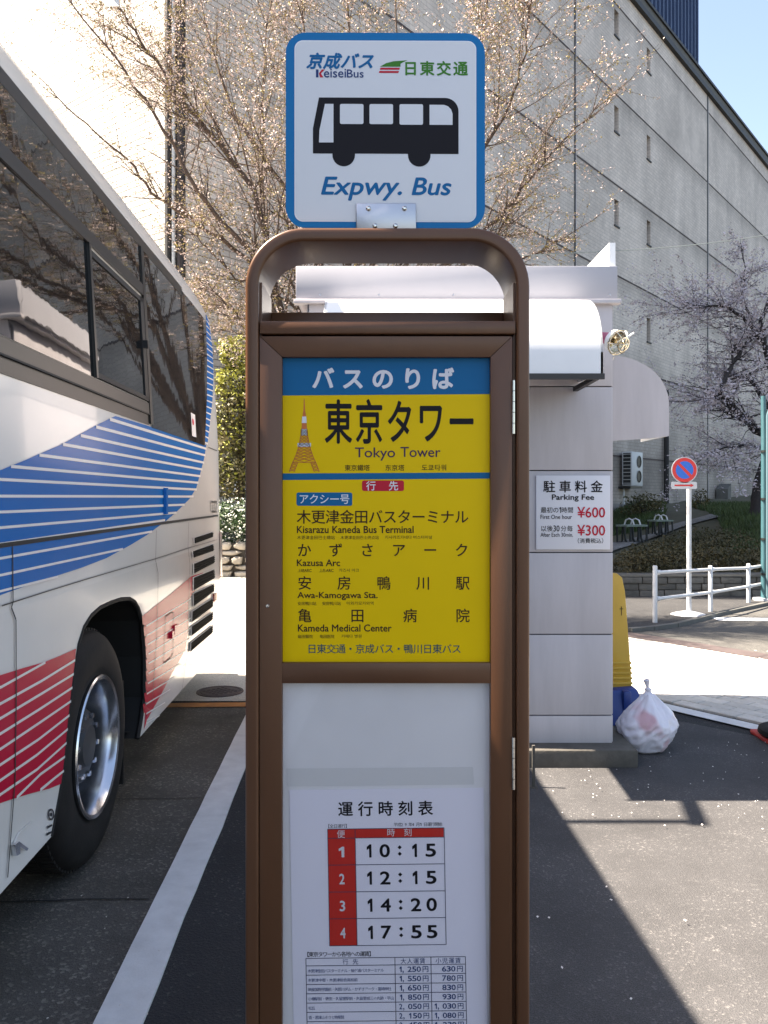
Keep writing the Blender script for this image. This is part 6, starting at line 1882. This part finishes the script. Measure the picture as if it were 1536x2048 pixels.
# --- the second cherry at the far right, in shade
random.seed(12)
Yc = 18.5; q = P(1514, 1030, Yc)
ch2 = thing('cherry_tree', 'dark trunked cherry with greyish blossom in the shade at the right edge', 'tree', (q.x, Yc, gh(q.x, Yc)))
wood = MB(); tips = []
def limb2(pts, r0, r1_, Ya, Yb, sub=1, den=.9, Ls=1.3):
    P3 = [P(x, y, Ya + (Yb - Ya) * i / (len(pts) - 1)) for i, (x, y) in enumerate(pts)]; out = []
    for i in range(len(P3) - 1):
        for k in range(3): out.append(P3[i].lerp(P3[i + 1], k / 3) + Vector((random.gauss(0, .02), 0, random.gauss(0, .02))))
    out.append(P3[-1]); n = len(out); rs = [r0 + (r1_ - r0) * i / (n - 1) for i in range(n)]
    wood.tube(out, rs, 8, False)
    for i in range(2, n):
        if random.random() < den:
            d = (out[i] - out[i - 1]).normalized()
            for _ in range(2):
                ax = Vector((random.gauss(0, .4), random.gauss(0, 1), random.gauss(0, .4))).cross(d).normalized(); nd = Matrix.Rotation(R(random.uniform(30, 70)), 3, ax) @ d
                nd.z *= .5
                grow(wood, out[i], nd, Ls * random.uniform(.5, 1.1), max(.010, rs[i] * .3), sub, tips, .3)
limb2([(1512, 1045), (1518, 1000), (1526, 950), (1540, 900), (1548, 860)], .20, .13, Yc, Yc, 0, .0)
limb2([(1548, 870), (1514, 862), (1490, 836), (1464, 812), (1441, 784)], .11, .05, Yc, Yc - .6)
limb2([(1441, 784), (1452, 755), (1467, 726), (1497, 686), (1520, 655)], .06, .03, Yc - .6, Yc)
limb2([(1467, 726), (1466, 700), (1472, 690)], .03, .02, Yc - .4, Yc)
limb2([(1548, 860), (1530, 800), (1500, 760), (1482, 750)], .07, .03, Yc, Yc + .5)
limb2([(1535, 700), (1510, 660), (1482, 631), (1452, 616), (1414, 613), (1385, 618)], .05, .015, Yc, Yc - .8, 1, 1)
limb2([(1500, 645), (1487, 591), (1489, 550), (1486, 500)], .03, .01, Yc, Yc, 1, .8, .9)
limb2([(1548, 900), (1530, 900), (1500, 890), (1455, 895), (1420, 905)], .04, .015, Yc, Yc - .5)
limb2([(1550, 780), (1530, 700), (1520, 640), (1545, 590)], .08, .03, Yc, Yc)
limb2([(1441, 784), (1420, 790), (1400, 800)], .03, .01, Yc - .5, Yc - .9, 1, 1)
limb2([(1548, 840), (1600, 760), (1640, 640), (1660, 560)], .10, .03, Yc, Yc)
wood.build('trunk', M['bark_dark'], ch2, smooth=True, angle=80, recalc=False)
bl = MB()
for (a, b) in tips:
    for k in range(max(1, int((b - a).length / .042))):
        p = a.lerp(b, random.random())
        for _ in range(2): leaf(bl, p + Vector((random.gauss(0, .05), random.gauss(0, .05), random.gauss(0, .04))), random.uniform(.04, .08))
print('tips2', len(tips), len(bl.f))
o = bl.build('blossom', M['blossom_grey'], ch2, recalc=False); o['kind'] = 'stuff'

# --- fallen petals on the asphalt
random.seed(31)
pe = MB()
def petal(x, y, s):
    z = .016 + random.uniform(0, .003); n = 6; a0 = random.random() * 6.28; e = random.uniform(.6, .9)
    pts = []
    for k in range(n):
        t = 2 * math.pi * k / n; dx, dy = s * math.cos(t), s * e * math.sin(t)
        pts.append((x + dx * math.cos(a0) - dy * math.sin(a0), y + dx * math.sin(a0) + dy * math.cos(a0), z + (.003 if k % 2 else 0)))
    pe.add(pts, [tuple(range(n))])
for (px, py) in ((1075, 1834), (1098, 1837), (1124, 1936), (1213, 1775), (1222, 1801), (1262, 2000), (1370, 1843), (1404, 1650), (1186, 1630)):
    c = G(px, py, .016); petal(c.x, c.y, .0062)
for _ in range(70):
    px = random.uniform(1080, 1536); py = random.uniform(1480, 1660); c = G(px, py, .016)
    if c.x < 1.42 and c.y > 4.5: continue
    petal(c.x, c.y, random.uniform(.002, .0055))
for _ in range(110):
    c = G(random.uniform(1260, 1536), random.uniform(1300, 1345), .02); petal(c.x, c.y, random.uniform(.008, .014))
for _ in range(12):
    c = G(random.uniform(60, 420), random.uniform(1600, 2040), .016); petal(c.x, c.y, random.uniform(.002, .004))
o = pe.build('fallen_petals', M['petal'], None, recalc=False); o['kind'] = 'stuff'
for _o in bpy.data.objects:
    if 'wloc' in _o.keys(): del _o['wloc']
